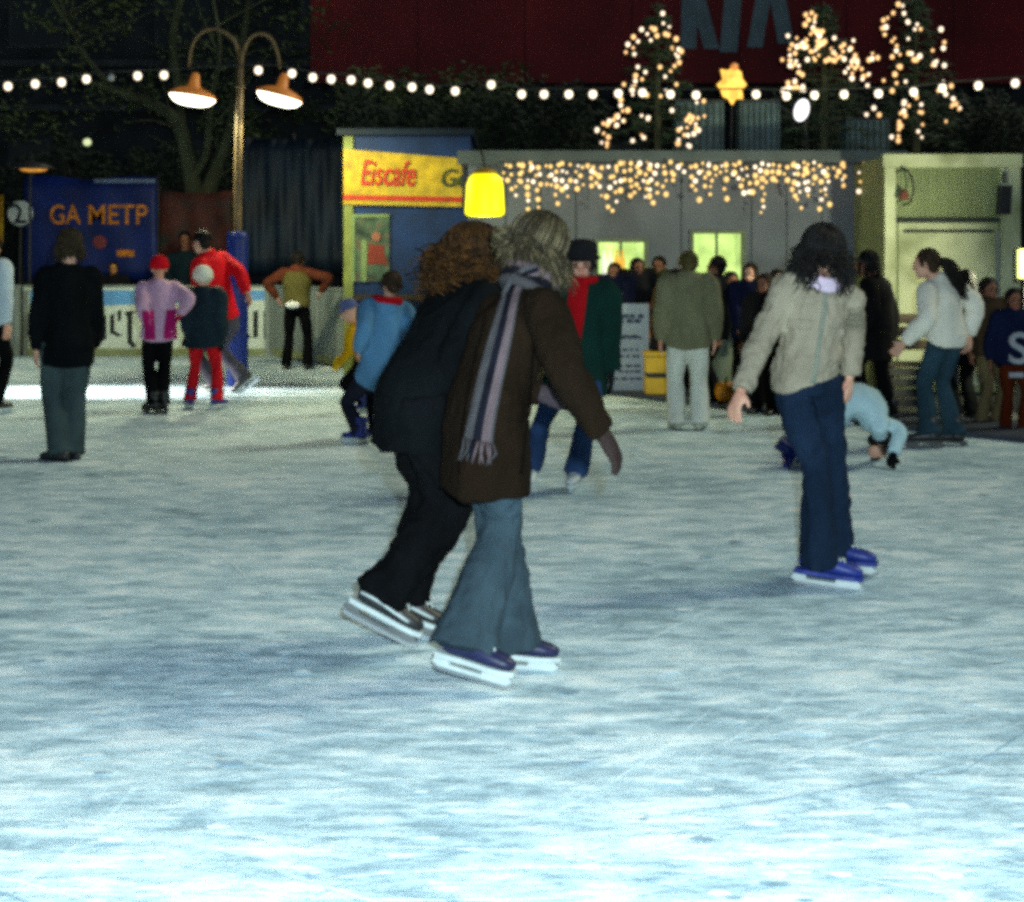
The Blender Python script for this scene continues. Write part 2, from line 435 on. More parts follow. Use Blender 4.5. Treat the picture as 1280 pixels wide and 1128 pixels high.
def shoe(J, sd, root, m_boot, m_sole=None, m_blade=None, m_trim=None, voxel=.009, name=None, big=1.0, m_hold=None, shaft=.12, laces=None):
    s = J['s'] * big; y = J['t' + sd]; x = Vector((y.y, -y.x, 0)).normalized(); z = x.cross(y)
    if z.z < 0: z = -z
    A = J['a' + sd]
    P = lambda a, b, c: A + x * (a * s) + y * (b * s) + z * (c * s)
    skate = m_blade is not None
    mb = MB()
    mb.tube([P(0, -.085, -.04), P(0, -.05, -.035), P(0, .02, -.032), P(0, .1, -.043), P(0, .16, -.05), P(0, .19, -.054)],
            [(.02 * s, .025 * s), (.036 * s, .04 * s), (.041 * s, .043 * s), (.046 * s, .033 * s), (.038 * s, .026 * s), (.018 * s, .014 * s)], side=x, seg=12, sub=2)
    if skate: mb.tube([P(0, -.025, -.05), P(0, -.022, .02), P(0, -.03, shaft)], [(.044 * s, .055 * s), (.046 * s, .054 * s), (.05 * s, .06 * s)], side=x, seg=12, sub=2)
    else: mb.tube([P(0, -.025, -.05), P(0, -.02, .03)], [(.042 * s, .05 * s), (.042 * s, .05 * s)], side=x, seg=12)
    root_b = solid(mb, name or ('ice_skate' if skate else 'shoe'), m_boot, root, voxel, 2)
    o0 = parent_origin(root)
    def sub(mb, nm, m, sm=False):
        for i, v in enumerate(mb.v): pass
        return mb.build(nm, m, root_b, sm)
    mb = MB()
    prof = [(-.1, -.012), (-.06, -.04), (.03, -.043), (.09, -.05), (.16, -.04), (.19, -.02), (.195, 0)]
    half = [.03, .036, .034, .037, .044, .038, .02]
    ys = [-.1, -.06, 0, .05, .11, .16, .195]
    vs, fs = [], []
    for i, (yy, hw) in enumerate(zip(ys, half)):
        for zz in (-.086, -.068):
            vs += [P(-hw, yy, zz), P(hw, yy, zz)]
    for i in range(len(ys) - 1):
        a, b = i * 4, (i + 1) * 4
        fs += [(a, a + 1, b + 1, b), (a + 2, b + 2, b + 3, a + 3), (a, b, b + 2, a + 2), (a + 1, a + 3, b + 3, b + 1)]
    fs += [(0, 2, 3, 1), (24, 25, 27, 26)]
    mb.add(vs, fs); sub(mb, 'sole', m_sole or m_boot)
    if skate:
        mb = MB()
        pr = [(-.10, -.085), (-.055, -.085), (-.045, -.109), (.075, -.109), (.085, -.085), (.165, -.085), (.19, -.108), (.17, -.123), (-.09, -.123), (-.112, -.112)]
        mb.prism([P(-.011, a, b) for a, b in pr], x * (.022 * s)); sub(mb, 'blade_holder', m_hold or m_sole)
        mb = MB()
        pr = [(-.1, -.12), (.175, -.12), (.205, -.112), (.19, -.132), (.16, -.142), (-.085, -.142), (-.108, -.134)]
        mb.prism([P(-.002, a, b) for a, b in pr], x * (.004 * s)); sub(mb, 'blade', m_blade)
    if laces is not None:
        mb = MB()
        for i, yy in enumerate((.015, .04, .065, .09)):
            zt_ = .014 - .22 * max(0, yy - .01)
            for q in (-1, 1): mb.tube([P(q * .022, yy, zt_ - .004), P(0, yy + .012, zt_ + .004), P(-q * .022, yy + .024, zt_ - .008)], [.0032 * s], seg=5)
        sub(mb, 'laces', laces, True)
    if m_trim is not None:
        for q in (-1, 1):
            mb = MB()
            mb.tube([P(q * .04, -.075, -.03), P(q * .047, .0, -.028), P(q * .049, .07, -.038), P(q * .046, .13, -.045)], [(.005 * s, .008 * s)] * 4, seg=6, sub=2)
            mb.tube([P(q * .05, -.05, .03), P(q * .049, -.01, .012), P(q * .046, .03, .0)], [(.004 * s, .007 * s)] * 3, seg=6, sub=2)
            sub(mb, 'trim', m_trim, True)
    return root_b

def hair(J, root, mat, n=120, length=.0, th=(95, 112), frontgap=52, curl=0.0, turns=4, jitter=.02, thick=.004, vol=1.0, base=True, drift=(0, 0, 0), over=0.0, cap=1.0, mats2=None, seed=1, lens=(.6, 1.0), azr=None, name='hair', t0r=(4, 60)):
    q = random.Random(seed); k = J['hs']; mb = MB()
    E = Vector((.083, .102, .094)) * vol; c0 = Vector((0, -.014, .03))
    drift = Vector(drift)
    if base:
        b2 = MB(); ax = (J['hr'], J['hf'], J['hu'])
        b2.ell(head_pt(J, 0, -.026, .04), (.083 * k * cap, .094 * k * cap, .086 * k * cap), ax, 18, 12)
        b2.ell(head_pt(J, 0, -.052, -.01), (.074 * k * cap, .06 * k * cap, .08 * k * cap), ax, 16, 10)
        mb.v += b2.v; mb.f += b2.f; mb.m += [0] * len(b2.f)
    for i in range(n):
        az = q.uniform(-180, 180)
        if abs(az) < frontgap and q.random() > over: az = math.copysign(q.uniform(frontgap, 180), az)
        if azr: az = q.uniform(*azr)
        az = R(az); t0 = R(q.uniform(*t0r)); t1 = R(q.uniform(*th)); lf = q.uniform(.97, 1.1)
        pts = []
        for j in range(5):
            t = t0 + (t1 - t0) * j / 4
            pts.append(head_pt(J, *(c0 + Vector((E.x * math.sin(t) * math.sin(az), E.y * math.sin(t) * math.cos(az), E.z * math.cos(t))) * lf)))
        L = length * q.uniform(*lens) * k
        if L > 0:
            steps = 4 if not curl else 10
            out = (pts[-1] - J['hc']); out.z = 0; out = out.normalized() if out.length > 1e-6 else J['hr']
            p = pts[-1]
            for j in range(steps):
                a = (j + 1) / steps
                p = p + (Vector((0, 0, -1)) + drift * a + out * .12 * (1 - a)).normalized() * (L / steps) + Vector((q.gauss(0, 1), q.gauss(0, 1), 0)) * jitter * .25 * k
                pts.append(p)
        if curl:
            pts = lerp_pts(pts, 2); ph = q.uniform(0, 6.28); tt = turns * q.uniform(.7, 1.3)
            for j in range(len(pts)):
                a = j / (len(pts) - 1); w = ph + a * tt * 6.28; e = curl * min(1, a * 2.5) * q.uniform(.8, 1.2) * k
                pts[j] = pts[j] + Vector((math.cos(w) * e, math.sin(w) * e, math.sin(w * .7) * e * .6))
        nn = len(pts); mb.mi = q.randrange(len(mats2) + 1) if mats2 else 0
        mb.tube(pts, [thick * k * (1.0 if 0 < j < nn - 1 else .4) for j in range(nn)], seg=4)
    return mb.build(name, [mat] + list(mats2 or []), root, True)

def beanie(J, root, mat, voxel=.008, pom=False, big=1.0):
    k = J['hs'] * big; mb = MB(); ax = (J['hr'], J['hf'], J['hu'])
    mb.ell(head_pt(J, 0, -.015, .055), (.09 * k, .105 * k, .085 * k), ax)
    mb.tube([head_pt(J, math.sin(a) * .09, math.cos(a) * .105 - .012, .022 - .02 * math.cos(a) * 0) for a in [2 * math.pi * i / 16 for i in range(17)]], [.017 * k], seg=8)
    if pom: mb.ell(head_pt(J, 0, -.02, .15), (.03 * k, .03 * k, .03 * k), ax)
    return solid(mb, 'knit_hat', mat, root, voxel, 2, folds(.003, 40, 40))

def glove(J, sd, root, mat, voxel=.006, curl=.4, palm=None, fat=1.25):
    mb = MB(); sg = -1 if sd == 'L' else 1
    d = (J['w' + sd] - J['e' + sd]).normalized()
    hand(mb, J['w' + sd], d, palm or (-J['r2'] * sg + J['f2'] * .2), J['s'], sg, curl, fat)
    mb.tube([J['w' + sd] - d * .05 * J['s'], J['w' + sd] + d * .02 * J['s']], [.033 * J['s'], .03 * J['s']], seg=10)
    return solid(mb, 'glove', mat, root, voxel, 1)

def strip_on(target, pts, widths, mats, root, name, n_across=8, off=.008, thick=.007, cols=None, eye=None, sub=6):
    """a cloth band laid on target's surface along world points, seen from the side given by 'eye' directions"""
    me = target.data; o0 = parent_origin(target)
    bvh = BVHTree.FromPolygons([v.co + o0 for v in me.vertices], [tuple(p.vertices) for p in me.polygons])
    c = catmull(pts, sub); wd = [q.x for q in catmull([Vector((w, 0, 0)) for w in widths], sub)]
    mb = MB(); rows = []
    for i, p in enumerate(c):
        t = (c[min(i + 1, len(c) - 1)] - c[max(i - 1, 0)]).normalized()
        view = Vector(eye) if eye is not None else Vector((0, 1, 0))
        a = t.cross(view).normalized(); row = []
        for k in range(n_across + 1):
            q = p + a * (wd[i] * (k / n_across - .5))
            hit = bvh.ray_cast(q - view * 1.0, view)
            if hit[0] is None or abs((hit[0] - p).dot(view)) > .35:
                hn = bvh.find_nearest(q); pos, nr = hn[0], hn[1]
                pos = Vector(q) + view * (pos - q).dot(view)
            else: pos, nr = hit[0], hit[1]
            row.append(pos - view * (off + .004 * math.sin(k * 1.9 + i * .35)))
        rows.append(row)
    n = n_across + 1
    front = [q for r_ in rows for q in r_]
    # relax depth so that the band hangs smoothly
    view = Vector(eye) if eye is not None else Vector((0, 1, 0))
    front2 = [q + view * thick for q in front]
    m = len(rows); vs = front + front2; fs, ms = [], []
    for i in range(m - 1):
        for k in range(n_across):
            fs.append((i * n + k, i * n + k + 1, (i + 1) * n + k + 1, (i + 1) * n + k)); ms.append(cols[k] if cols else 0)
            b = m * n
            fs.append((b + i * n + k, b + (i + 1) * n + k, b + (i + 1) * n + k + 1, b + i * n + k + 1)); ms.append(cols[k] if cols else 0)
        for k in (0, n_across):
            b = m * n; fs.append((i * n + k, (i + 1) * n + k, b + (i + 1) * n + k, b + i * n + k)); ms.append(cols[min(k, n_across - 1)] if cols else 0)
    for i in (0, m - 1):
        for k in range(n_across):
            b = m * n; fs.append((i * n + k, b + i * n + k, b + i * n + k + 1, i * n + k + 1)); ms.append(cols[k] if cols else 0)
    mb.add(vs, fs); mb.m = ms
    return mb, rows
# ================================================================== SETTING
def ice_material():
    m, nt, b = new_mat('skated_ice'); N, L = nt.nodes, nt.links
    tc = N.new('ShaderNodeTexCoord')
    def tex(scale, rot, sc, detail, dist=0.0, rough=.6):
        mp = N.new('ShaderNodeMapping'); mp.inputs['Scale'].default_value = scale; mp.inputs['Rotation'].default_value = (0, 0, rot)
        L.new(tc.outputs['Object'], mp.inputs['Vector'])
        n = N.new('ShaderNodeTexNoise'); n.inputs['Scale'].default_value = sc; n.inputs['Detail'].default_value = detail
        n.inputs['Distortion'].default_value = dist; n.inputs['Roughness'].default_value = rough
        L.new(mp.outputs[0], n.inputs['Vector']); return n.outputs['Fac']
    def math_(op, a, bb):
        n = N.new('ShaderNodeMath'); n.operation = op
        for i, q in enumerate((a, bb)):
            if isinstance(q, (int, float)): n.inputs[i].default_value = q
            else: L.new(q, n.inputs[i])
        return n.outputs[0]
    def remap(a, lo, hi, l2=0.0, h2=1.0):
        n = N.new('ShaderNodeMapRange'); n.inputs[1].default_value = lo; n.inputs[2].default_value = hi
        n.inputs[3].default_value = l2; n.inputs[4].default_value = h2; L.new(a, n.inputs[0]); return n.outputs[0]
    big = remap(tex((.6, 1.1, 1), .1, .8, 8, .6), .34, .66)
    st1 = remap(tex((1.0, 2.3, 1), .12, 3.0, 6, .8, .58), .37, .63)
    st2 = remap(tex((1.0, 2.9, 1), -.34, 4.6, 6, 1.0, .58), .38, .62)
    st3 = remap(tex((1.0, 4.2, 1), .55, 4.0, 6, 1.2, .6), .38, .62)
    fine = remap(tex((1, 1.5, 1), 0, 48, 7, .3), .3, .72)
    cut1 = remap(tex((.35, 9, 1), .18, 3.2, 3, .8), .485, .505)      # skate cuts: thin level lines
    cut1b = remap(tex((.35, 9, 1), .18, 3.2, 3, .8), .505, .53, 1, 0)
    cut2 = remap(tex((.4, 7, 1), -.5, 2.7, 3, .7), .49, .505)
    cut2b = remap(tex((.4, 7, 1), -.5, 2.7, 3, .7), .505, .525, 1, 0)
    cuts = math_('MAXIMUM', math_('MULTIPLY', cut1, cut1b), math_('MULTIPLY', cut2, cut2b))
    s = math_('ADD', math_('MULTIPLY', st1, .29), math_('MULTIPLY', st2, .24))
    s = math_('ADD', s, math_('MULTIPLY', st3, .15))
    s = math_('ADD', s, math_('MULTIPLY', big, .24))
    s = math_('ADD', s, math_('MULTIPLY', fine, .15))
    s = math_('SUBTRACT', s, math_('MULTIPLY', cuts, .20))
    cr = N.new('ShaderNodeValToRGB')
    e = cr.color_ramp.elements
    e[0].position = .26; e[0].color = (.30, .425, .50, 1); e[1].position = .74; e[1].color = (.88, .955, .98, 1)
    k = e.new(.42); k.color = (.475, .635, .72, 1); k = e.new(.60); k.color = (.66, .81, .88, 1)
    L.new(s, cr.inputs['Fac']); L.new(cr.outputs['Color'], b.inputs['Base Color'])
    L.new(remap(s, .2, .8, .48, .75), b.inputs['Roughness'])
    b.inputs['Specular IOR Level'].default_value = .22
    bp = N.new('ShaderNodeBump'); bp.inputs['Strength'].default_value = .5; bp.inputs['Distance'].default_value = .021
    L.new(s, bp.inputs['Height']); L.new(bp.outputs['Normal'], b.inputs['Normal'])
    return m

EDGE = [(-16, 21.46)] + [(X(a, DG(b)), DG(b)) for a, b in ((340, 445), (450, 465), (600, 480), (770, 495), (900, 512), (1000, 522), (1100, 535), (1220, 548), (1400, 566))] + [(7, 6), (8, -5), (-16, -5)]
mb = MB(); mb.add([(a, b, 0) for a, b in EDGE], [tuple(range(len(EDGE)))])
q = random.Random(77)
for i in range(420):                       # blade cuts and ridges of snow shavings, part of the ice itself
    y = 2.6 + 13 * q.random() ** 1.7; x = q.uniform(-1, 1) * (1.2 + y * .42); h = q.choice((0, math.pi)) + q.gauss(0, .38); cur = q.uniform(-.45, .45); L_ = q.uniform(.25, 1.5); n_ = 16
    w0 = q.uniform(.0016, .0048) * (1 + y * .05); mb.mi = 1 if q.random() < .7 else 2; vs = []; z_ = .0032 + .00001 * i
    for k in range(n_ + 1):
        t_ = k / n_; w_ = w0 * math.sin(math.pi * min(1, max(.02, t_))) ** .5 * q.uniform(.35, 1.3)
        nx, ny = -math.sin(h), math.cos(h); vs += [(x + nx * w_, y + ny * w_, z_), (x - nx * w_, y - ny * w_, z_)]
        x += math.cos(h) * L_ / n_; y += math.sin(h) * L_ / n_; h += cur * L_ / n_ + q.gauss(0, .01)
    if all(-9 < v[0] < (7 if v[1] < 6 else 7 - (v[1] - 6) * .62) and 1 < v[1] < 17 for v in vs) : mb.add(vs, [(2 * k, 2 * k + 1, 2 * k + 3, 2 * k + 2) for k in range(n_)])
for i in range(900):                       # flecks of scraped snow
    y = 2.6 + 12 * q.random() ** 1.8; x = q.uniform(-1, 1) * (1.2 + y * .40); r_ = q.uniform(.006, .022) * (1 + y * .05); a = q.uniform(0, 6.28); e = q.uniform(.3, .8); z_ = .0072 + .000003 * i; n_ = 7
    if x > (7 if y < 6 else 7 - (y - 6) * .62): continue
    mb.mi = 1 if q.random() < .75 else 2
    mb.add([(x + math.cos(a + 6.283 * k / n_) * r_ * q.uniform(.7, 1.3) * 1.6, y + math.sin(a + 6.283 * k / n_) * r_ * e * q.uniform(.7, 1.3), z_) for k in range(n_)], [tuple(range(n_))])
ice = mb.build('ice', [ice_material(), surf('snow_shavings', (.84, .92, .95), .9, .06, 30, .3, 90), surf('wet_groove', (.30, .43, .52), .3, .2, 20, .1, 60, spec=.4)])
tag(ice, kind='structure')
mb = MB(); mb.add([(-80, -30, -.02), (80, -30, -.02), (80, 90, -.02), (-80, 90, -.02)], [(0, 1, 2, 3)])
tag(mb.build('ground', surf('wet_asphalt', (.045, .047, .05), .6, .35, 3, .4, 40, dirt=((.08, .08, .075), 1.2))), kind='structure')
# rubber matting round the open side of the rink, a low step
ed = [Vector((a, b, 0)) for a, b in EDGE[3:11]]
mb = MB()
for i in range(len(ed) - 1):
    a, b = ed[i], ed[i + 1]
    o = Vector((.25, 1.15, 0))
    mb.prism([a + UP * -.015, b + UP * -.015, b + o + UP * -.015, a + o + UP * -.015], (0, 0, .05 + .0015 * i))
tag(mb.build('path', surf('rubber_mat', srgb(52, 58, 72), .8, .3, 5, .5, 70)), kind='structure')

M = {}
M['dark_wall'] = surf('dark_render', (.030, .034, .036), .9, .5, 1.2, .3, 20)
M['dark_ledge'] = surf('dark_stone', (.055, .06, .062), .9, .3, 3, .3, 30)
M['red_board'] = surf('red_sheet', (.17, .010, .012), .7, .28, .7, .08, 9, dirt=((.10, .006, .008), .5))
M['grey_letter'] = surf('grey_letter', srgb(100, 118, 124), .6, .2, 3)
M['steel'] = surf('dull_steel', (.25, .26, .27), .45, .2, 9, .1, 50, metal=.7)
M['black_metal'] = surf('black_metal', (.02, .02, .022), .5, .3, 9)
M['grey_wall'] = surf('grey_cladding', srgb(108, 114, 124), .85, .14, 1.6, .2, 40, dirt=(srgb(84, 88, 94), .9))
M['cont'] = surf('cream_paint', srgb(196, 200, 160), .6, .12, 2, .1, 40, dirt=(srgb(130, 136, 92), 1.3))
M['cont_dk'] = surf('cream_sheet', srgb(142, 152, 108), .6, .14, 2, .1, 40, stretch=(6, 6, .4))
M['seam'] = surf('dark_seam', (.03, .035, .035), .8)
M['wood'] = surf('weathered_wood', (.045, .032, .022), .8, .35, 4, .3, 30, stretch=(.5, 6, 6))
M['bark'] = surf('bark', (.062, .068, .036), .95, .45, 5, .8, 22, stretch=(1, 1, .25))
M['leaf'] = surf('leaf', (.055, .08, .026), .7, .5, 9, 0)
M['leaf_dark'] = surf('dark_leaf', (.014, .024, .016), .8, .5, 6, 0)
M['needle'] = surf('needle', (.022, .05, .022), .7, .5, 9, 0)
M['white_panel'] = surf('white_panel', srgb(236, 244, 228), .55, .08, 2, .05, dirt=(srgb(208, 220, 200), 1.6))
M['grey_panel'] = surf('grey_panel', srgb(148, 156, 148), .6, .15, 1.6, .1, dirt=(srgb(112, 118, 112), 1.4))
M['blue_print'] = surf('blue_print', srgb(110, 170, 226), .55, .3, 2)
M['black_print'] = surf('black_print', (.012, .014, .014), .6)
M['blue_vinyl'] = surf('blue_vinyl', srgb(15, 34, 96), .5, .5, 1.5, .1, 20)
M['navy_tarp'] = surf('navy_tarp', srgb(12, 32, 50, .8), .6, .7, 1.2, .4, 8)
M['kiosk_blue'] = surf('kiosk_blue', srgb(16, 46, 92, .85), .6, .5, 2, .1)
M['yellow_sign'] = surf('yellow_sign', srgb(184, 152, 24), .5, .4, 6, .05, dirt=(srgb(170, 150, 40), 2))
M['red_print'] = surf('red_print', srgb(180, 44, 22), .5, .2, 9)
M['green_print'] = surf('green_print', srgb(44, 62, 24), .5, .2, 9)
M['orange_print'] = surf('orange_print', srgb(206, 124, 36), .5, .5, 9)
M['pad_blue'] = surf('pad_vinyl', srgb(14, 38, 112), .45, .2, 4, .15, 14)
M['pole'] = surf('lamp_pole_paint', (.15, .10, .045), .5, .3, 6, .1)
M['shade'] = glow('shade_glow', (.75, .24, .04), .11, False, .6, 5)  # weak orange emission put into the shade in place of bulb light on it
M['bulb'] = glow('warm_bulb', (1.0, .80, .60), 1.75)
M['bulb_off'] = surf('dead_bulb', (.3, .3, .3), .3)
M['fairy'] = glow('fairy_bulb', (1.0, .56, .24), 1.25)
M['fairy_pale'] = glow('pale_fairy_bulb', (1.0, .76, .56), 1.5)
M['icicle'] = glow('icicle_bulb', (1.0, .60, .22), 1.05)
M['cable'] = surf('black_cable', (.012, .014, .012), .6)
M['lamp_face'] = glow('lamp_glow', (1.0, .97, .72), 9.0)
M['lantern'] = glow('yellow_lantern', (1.0, .86, .004), 1.25, False, .06, 3)
M['win'] = glow('window_glow', (.50, .70, .20), .95, False, .45, 4)

# ---- buildings behind everything
far = thing('apartment_block', (-4, 30, 0), 'dark unlit building filling the background behind the trees and billboard', 'building')
mb = MB(); mb.bx(-45, 40, 30, 34, -.1, 15); mb.build('wall', M['dark_wall'], far)
mb = MB()
for z in (4.6, 5.55, 8.2): mb.bx(-45, 40, 29.82, 29.997, z, z + .14)
mb.build('ledge', M['dark_ledge'], far)
mpane = surf('dark_glass', (.015, .02, .022), .15, .3, 3, 0, spec=.5)
for i in range(9):
    x0 = -20 + i * 3.1
    for z0 in (2.3, 5.95):
        mb = MB(); mb.bx(x0, x0 + 1.3, 29.93, 29.995, z0, z0 + 1.7); w_ = mb.build('window', M['dark_ledge'], far)
        mb = MB(); mb.bx(x0 + .1, x0 + 1.2, 29.9, 29.925, z0 + .1, z0 + 1.6); mb.build('pane', mpane, w_)

# ---- red billboard with the pale letters
D = 25.0
bb = thing('billboard', (X(820, D), D, 0), 'huge dark red billboard with pale grey KIA letters above the roof trees', 'billboard')
mb = MB(); mb.bx(X(388, D), X(1460, D), D, D + .25, Z(104, D), 8.6); mb.build('panel', M['red_board'], bb)
mb = MB()
for i in range(1, 8):
    xx = X(388 + i * 134, D); mb.bx(xx - .012, xx + .012, D - .006, D - .001, Z(104, D) + .02, 8.55)
mb.build('panel_seam', surf('seam_red', (.06, .006, .007), .8), bb)
for xx in (460, 700, 1000, 1330):
    mb = MB(); mb.bx(X(xx, D) - .09, X(xx, D) + .09, D + .255, D + .45, 0, 8.4); mb.build('support', M['black_metal'], bb)
def stroke(mb, a, b, wpx, d, dep=.05):
    A, B_ = W(a[0], a[1], d), W(b[0], b[1], d); h = wpx / F * d / 2
    mb.prism([A + Vector((-h, 0, 0)), A + Vector((h, 0, 0)), B_ + Vector((h, 0, 0)), B_ + Vector((-h, 0, 0))], (0, -dep, 0))
for sts in ([((864, -75), (860, 62), 20), ((893, -75), (870, -12), 19), ((868, -14), (889, 62), 19)], [((922, -75), (910, 66), 22)], [((966, -75), (943, 60), 19), ((958, -75), (982, 55), 20), ((958, 2), (968, 2), 14)]):
    mb = MB()
    for j, (a, b, w_) in enumerate(sts): stroke(mb, a, b, w_, D - .006, .05 + j * .006)
    mb.build('letter', M['grey_letter'], bb)

# ---- grey building with the icicle lights, its roof terrace and the cream container beside it
D = 17.0
gb = thing('grey_building', (X(860, D), D, 0), 'low grey building with two lit windows behind the spectators', 'building')
x0, x1, zt = X(585, D), X(1118, D), Z(204, D)
w1 = (X(748, D), X(806, D), Z(350, D), Z(303, D)); w2 = (X(867, D), X(928, D), Z(352, D), Z(292, D))
mb = MB()
xs = [x0, w1[0], w1[1], w2[0], w2[1], x1]
mb.bx(x0, w1[0], D, D + .2, 0, zt); mb.bx(w1[1], w2[0], D, D + .2, 0, zt); mb.bx(w2[1], x1, D, D + .2, 0, zt)
for w_ in (w1, w2): mb.bx(w_[0], w_[1], D, D + .2, 0, w_[2]); mb.bx(w_[0], w_[1], D, D + .2, w_[3], zt)
mb.bx(x0, x0 + .2, D + .2, D + 4, 0, zt); mb.bx(x1 - .2, x1, D + .2, D + 4, 0, zt)
mb.build('wall', M['grey_wall'], gb)
mb = MB()
for xx in np.linspace(x0 + .45, x1 - .45, 11):
    if not any(w_[0] - .08 < xx < w_[1] + .08 for w_ in (w1, w2)): mb.bx(xx - .006, xx + .006, D - .004, D - .0005, .05, zt - .1)
mb.build('wall_seam', M['seam'], gb)
mb = MB(); mb.bx(x0 - .1, x1 + .06, D - .25, D + 4.1, zt + .001, zt + .1); mb.build('roof', surf('roof_felt', (.07, .075, .078), .9, .3, 3), gb)
mb = MB(); mb.bx(x0 - .12, x1 + .08, D - .28, D - .252, zt - .03, zt + .13); mb.build('fascia', surf('fascia', srgb(96, 104, 104), .7, .2, 3), gb)
for w_ in (w1, w2):
    mb = MB(); t = .045
    mb.bx(w_[0] - t, w_[1] + t, D - .03, D - .001, w_[3], w_[3] + t); mb.bx(w_[0] - t, w_[1] + t, D - .05, D - .001, w_[2] - t, w_[2])
    mb.bx(w_[0] - t, w_[0], D - .03, D - .001, w_[2], w_[3]); mb.bx(w_[1], w_[1] + t, D - .03, D - .001, w_[2], w_[3])
    fr = mb.build('window', surf('window_frame', srgb(104, 112, 92), .6), gb)
    mb = MB(); mb.bx(w_[0] + .001, w_[1] - .001, D + .12, D + .15, w_[2] + .001, w_[3] - .001); mb.build('pane', M['win'], fr)
    mb = MB(); xm = (w_[0] + w_[1]) / 2; mb.bx(xm - .012, xm + .012, D + .09, D + .118, w_[2], w_[3]); mb.build('mullion', M['seam'], fr)
# things seen in the left window
sh = thing('bottle_shelf', (X(772, D), D + .3, Z(345, D)), 'row of amber and white bottles glowing inside the left lit window', 'shelf')
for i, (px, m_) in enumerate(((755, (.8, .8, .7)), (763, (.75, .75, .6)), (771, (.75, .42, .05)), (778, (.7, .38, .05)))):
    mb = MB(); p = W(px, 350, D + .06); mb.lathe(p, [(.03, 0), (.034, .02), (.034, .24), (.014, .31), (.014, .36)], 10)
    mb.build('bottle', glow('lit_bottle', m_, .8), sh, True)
mb = MB(); mb.bx(X(749, D), X(790, D), D + .005, D + .11, Z(351.5, D), Z(350, D)); mb.build('shelf_board', M['wood'], sh)

# terrace: planters, dark shrubs
D2 = 17.9
zr = zt + .1
for (a, b, t, nm) in ((845, 905, 128, 'narrow blue grey planter box on the roof left of the glowing star'), (925, 975, 128, 'wide blue grey planter box on the roof under the white oval lamp'), (1058, 1112, 150, 'low slatted planter box on the roof below the right lit tree')):
    p = thing('planter', (X((a + b) / 2, D2), D2, zr), nm, 'planter', 'planter boxes on the roof terrace')
    mb = MB(); mb.bx(X(a, D2), X(b, D2), D2, D2 + .4, zr, Z(t, D2)); mb.build('box', surf('planter_panel', srgb(92, 116, 118), .8, .35, 5, .4, 25), p, bevel=.01)
    mb = MB()
    for i in range(7):
        xx = X(a + (b - a) * (i + .5) / 7, D2); mb.bx(xx - .01, xx + .01, D2 - .02, D2 - .002, zr, Z(t + 2, D2))
    mb.build('slat', M['dark_ledge'], p)
    mb = MB(); mb.bx(X(a, D2) - .02, X(b, D2) + .02, D2 - .025, D2 + .42, Z(t, D2) + .001, Z(t, D2) + .03); mb.build('rim', M['dark_ledge'], p)

def leaf_cloud(mb, centre, rad, n, size, q, flat=.6, shell=.35):
    c = Vector(centre)
    for _ in range(n):
        while True:
            v = Vector((q.uniform(-1, 1), q.uniform(-1, 1), q.uniform(-1, 1)))
            if v.length < 1 and v.length > shell * q.random(): break
        p = c + Vector((v.x * rad[0], v.y * rad[1], v.z * rad[2]))
        a = Vector((q.gauss(0, 1), q.gauss(0, 1), q.gauss(0, flat))).normalized(); b = a.orthogonal().normalized()
        s_ = size * q.uniform(.6, 1.3)
        mb.add([p - a * s_, p + b * s_ * .45, p + a * s_, p - b * s_ * .45], [(0, 1, 2, 3)])

def hedge(px0, px1, py0, py1, d, n, label, seed, m='leaf_dark'):
    q = random.Random(seed)
    x0, x1, z0, z1 = X(px0, d), X(px1, d), Z(py1, d), Z(py0, d)
    t = thing('hedge', ((x0 + x1) / 2, d, 0), label, 'hedge')
    mb = MB()
    k = max(3, int((x1 - x0) / .7))
    for i in range(k):
        xx = x0 + (x1 - x0) * (i + .5) / k
        h = (z1 - z0) * q.uniform(.85, 1.05)
        leaf_cloud(mb, (xx, d + .5, z0 + h / 2), ((x1 - x0) / k * .75, .55, h / 2), n // k, .07, q)
        leaf_cloud(mb, (xx + q.uniform(-.3, .3), d + .4, z0 + h * .9), (.3, .4, .3), n // k // 6, .06, q)
    mb.build('foliage', M[m], t)
    for i in range(k):
        xx = x0 + (x1 - x0) * (i + .5) / k
        mb = MB(); mb.tube([(xx, d + .5, 0 if z0 < 2 else z0 - .2), (xx + .04, d + .5, (z0 + z1) / 2), (xx, d + .52, z1 - .2)], [.05, .04, .015], seg=6); mb.build('stem', M['bark'], t)
    return t
hedge(430, 760, 112, 200, 21.5, 5200, 'dark clipped hedge rising behind the blue kiosk and yellow sign', 3)
hedge(975, 1300, 112, 195, 20.8, 5200, 'dark hedge above the cream container under the billboard', 4)
hedge(975, 1060, 128, 190, 18.3, 900, 'small black shrubs on the roof beside the white oval lamp', 6)

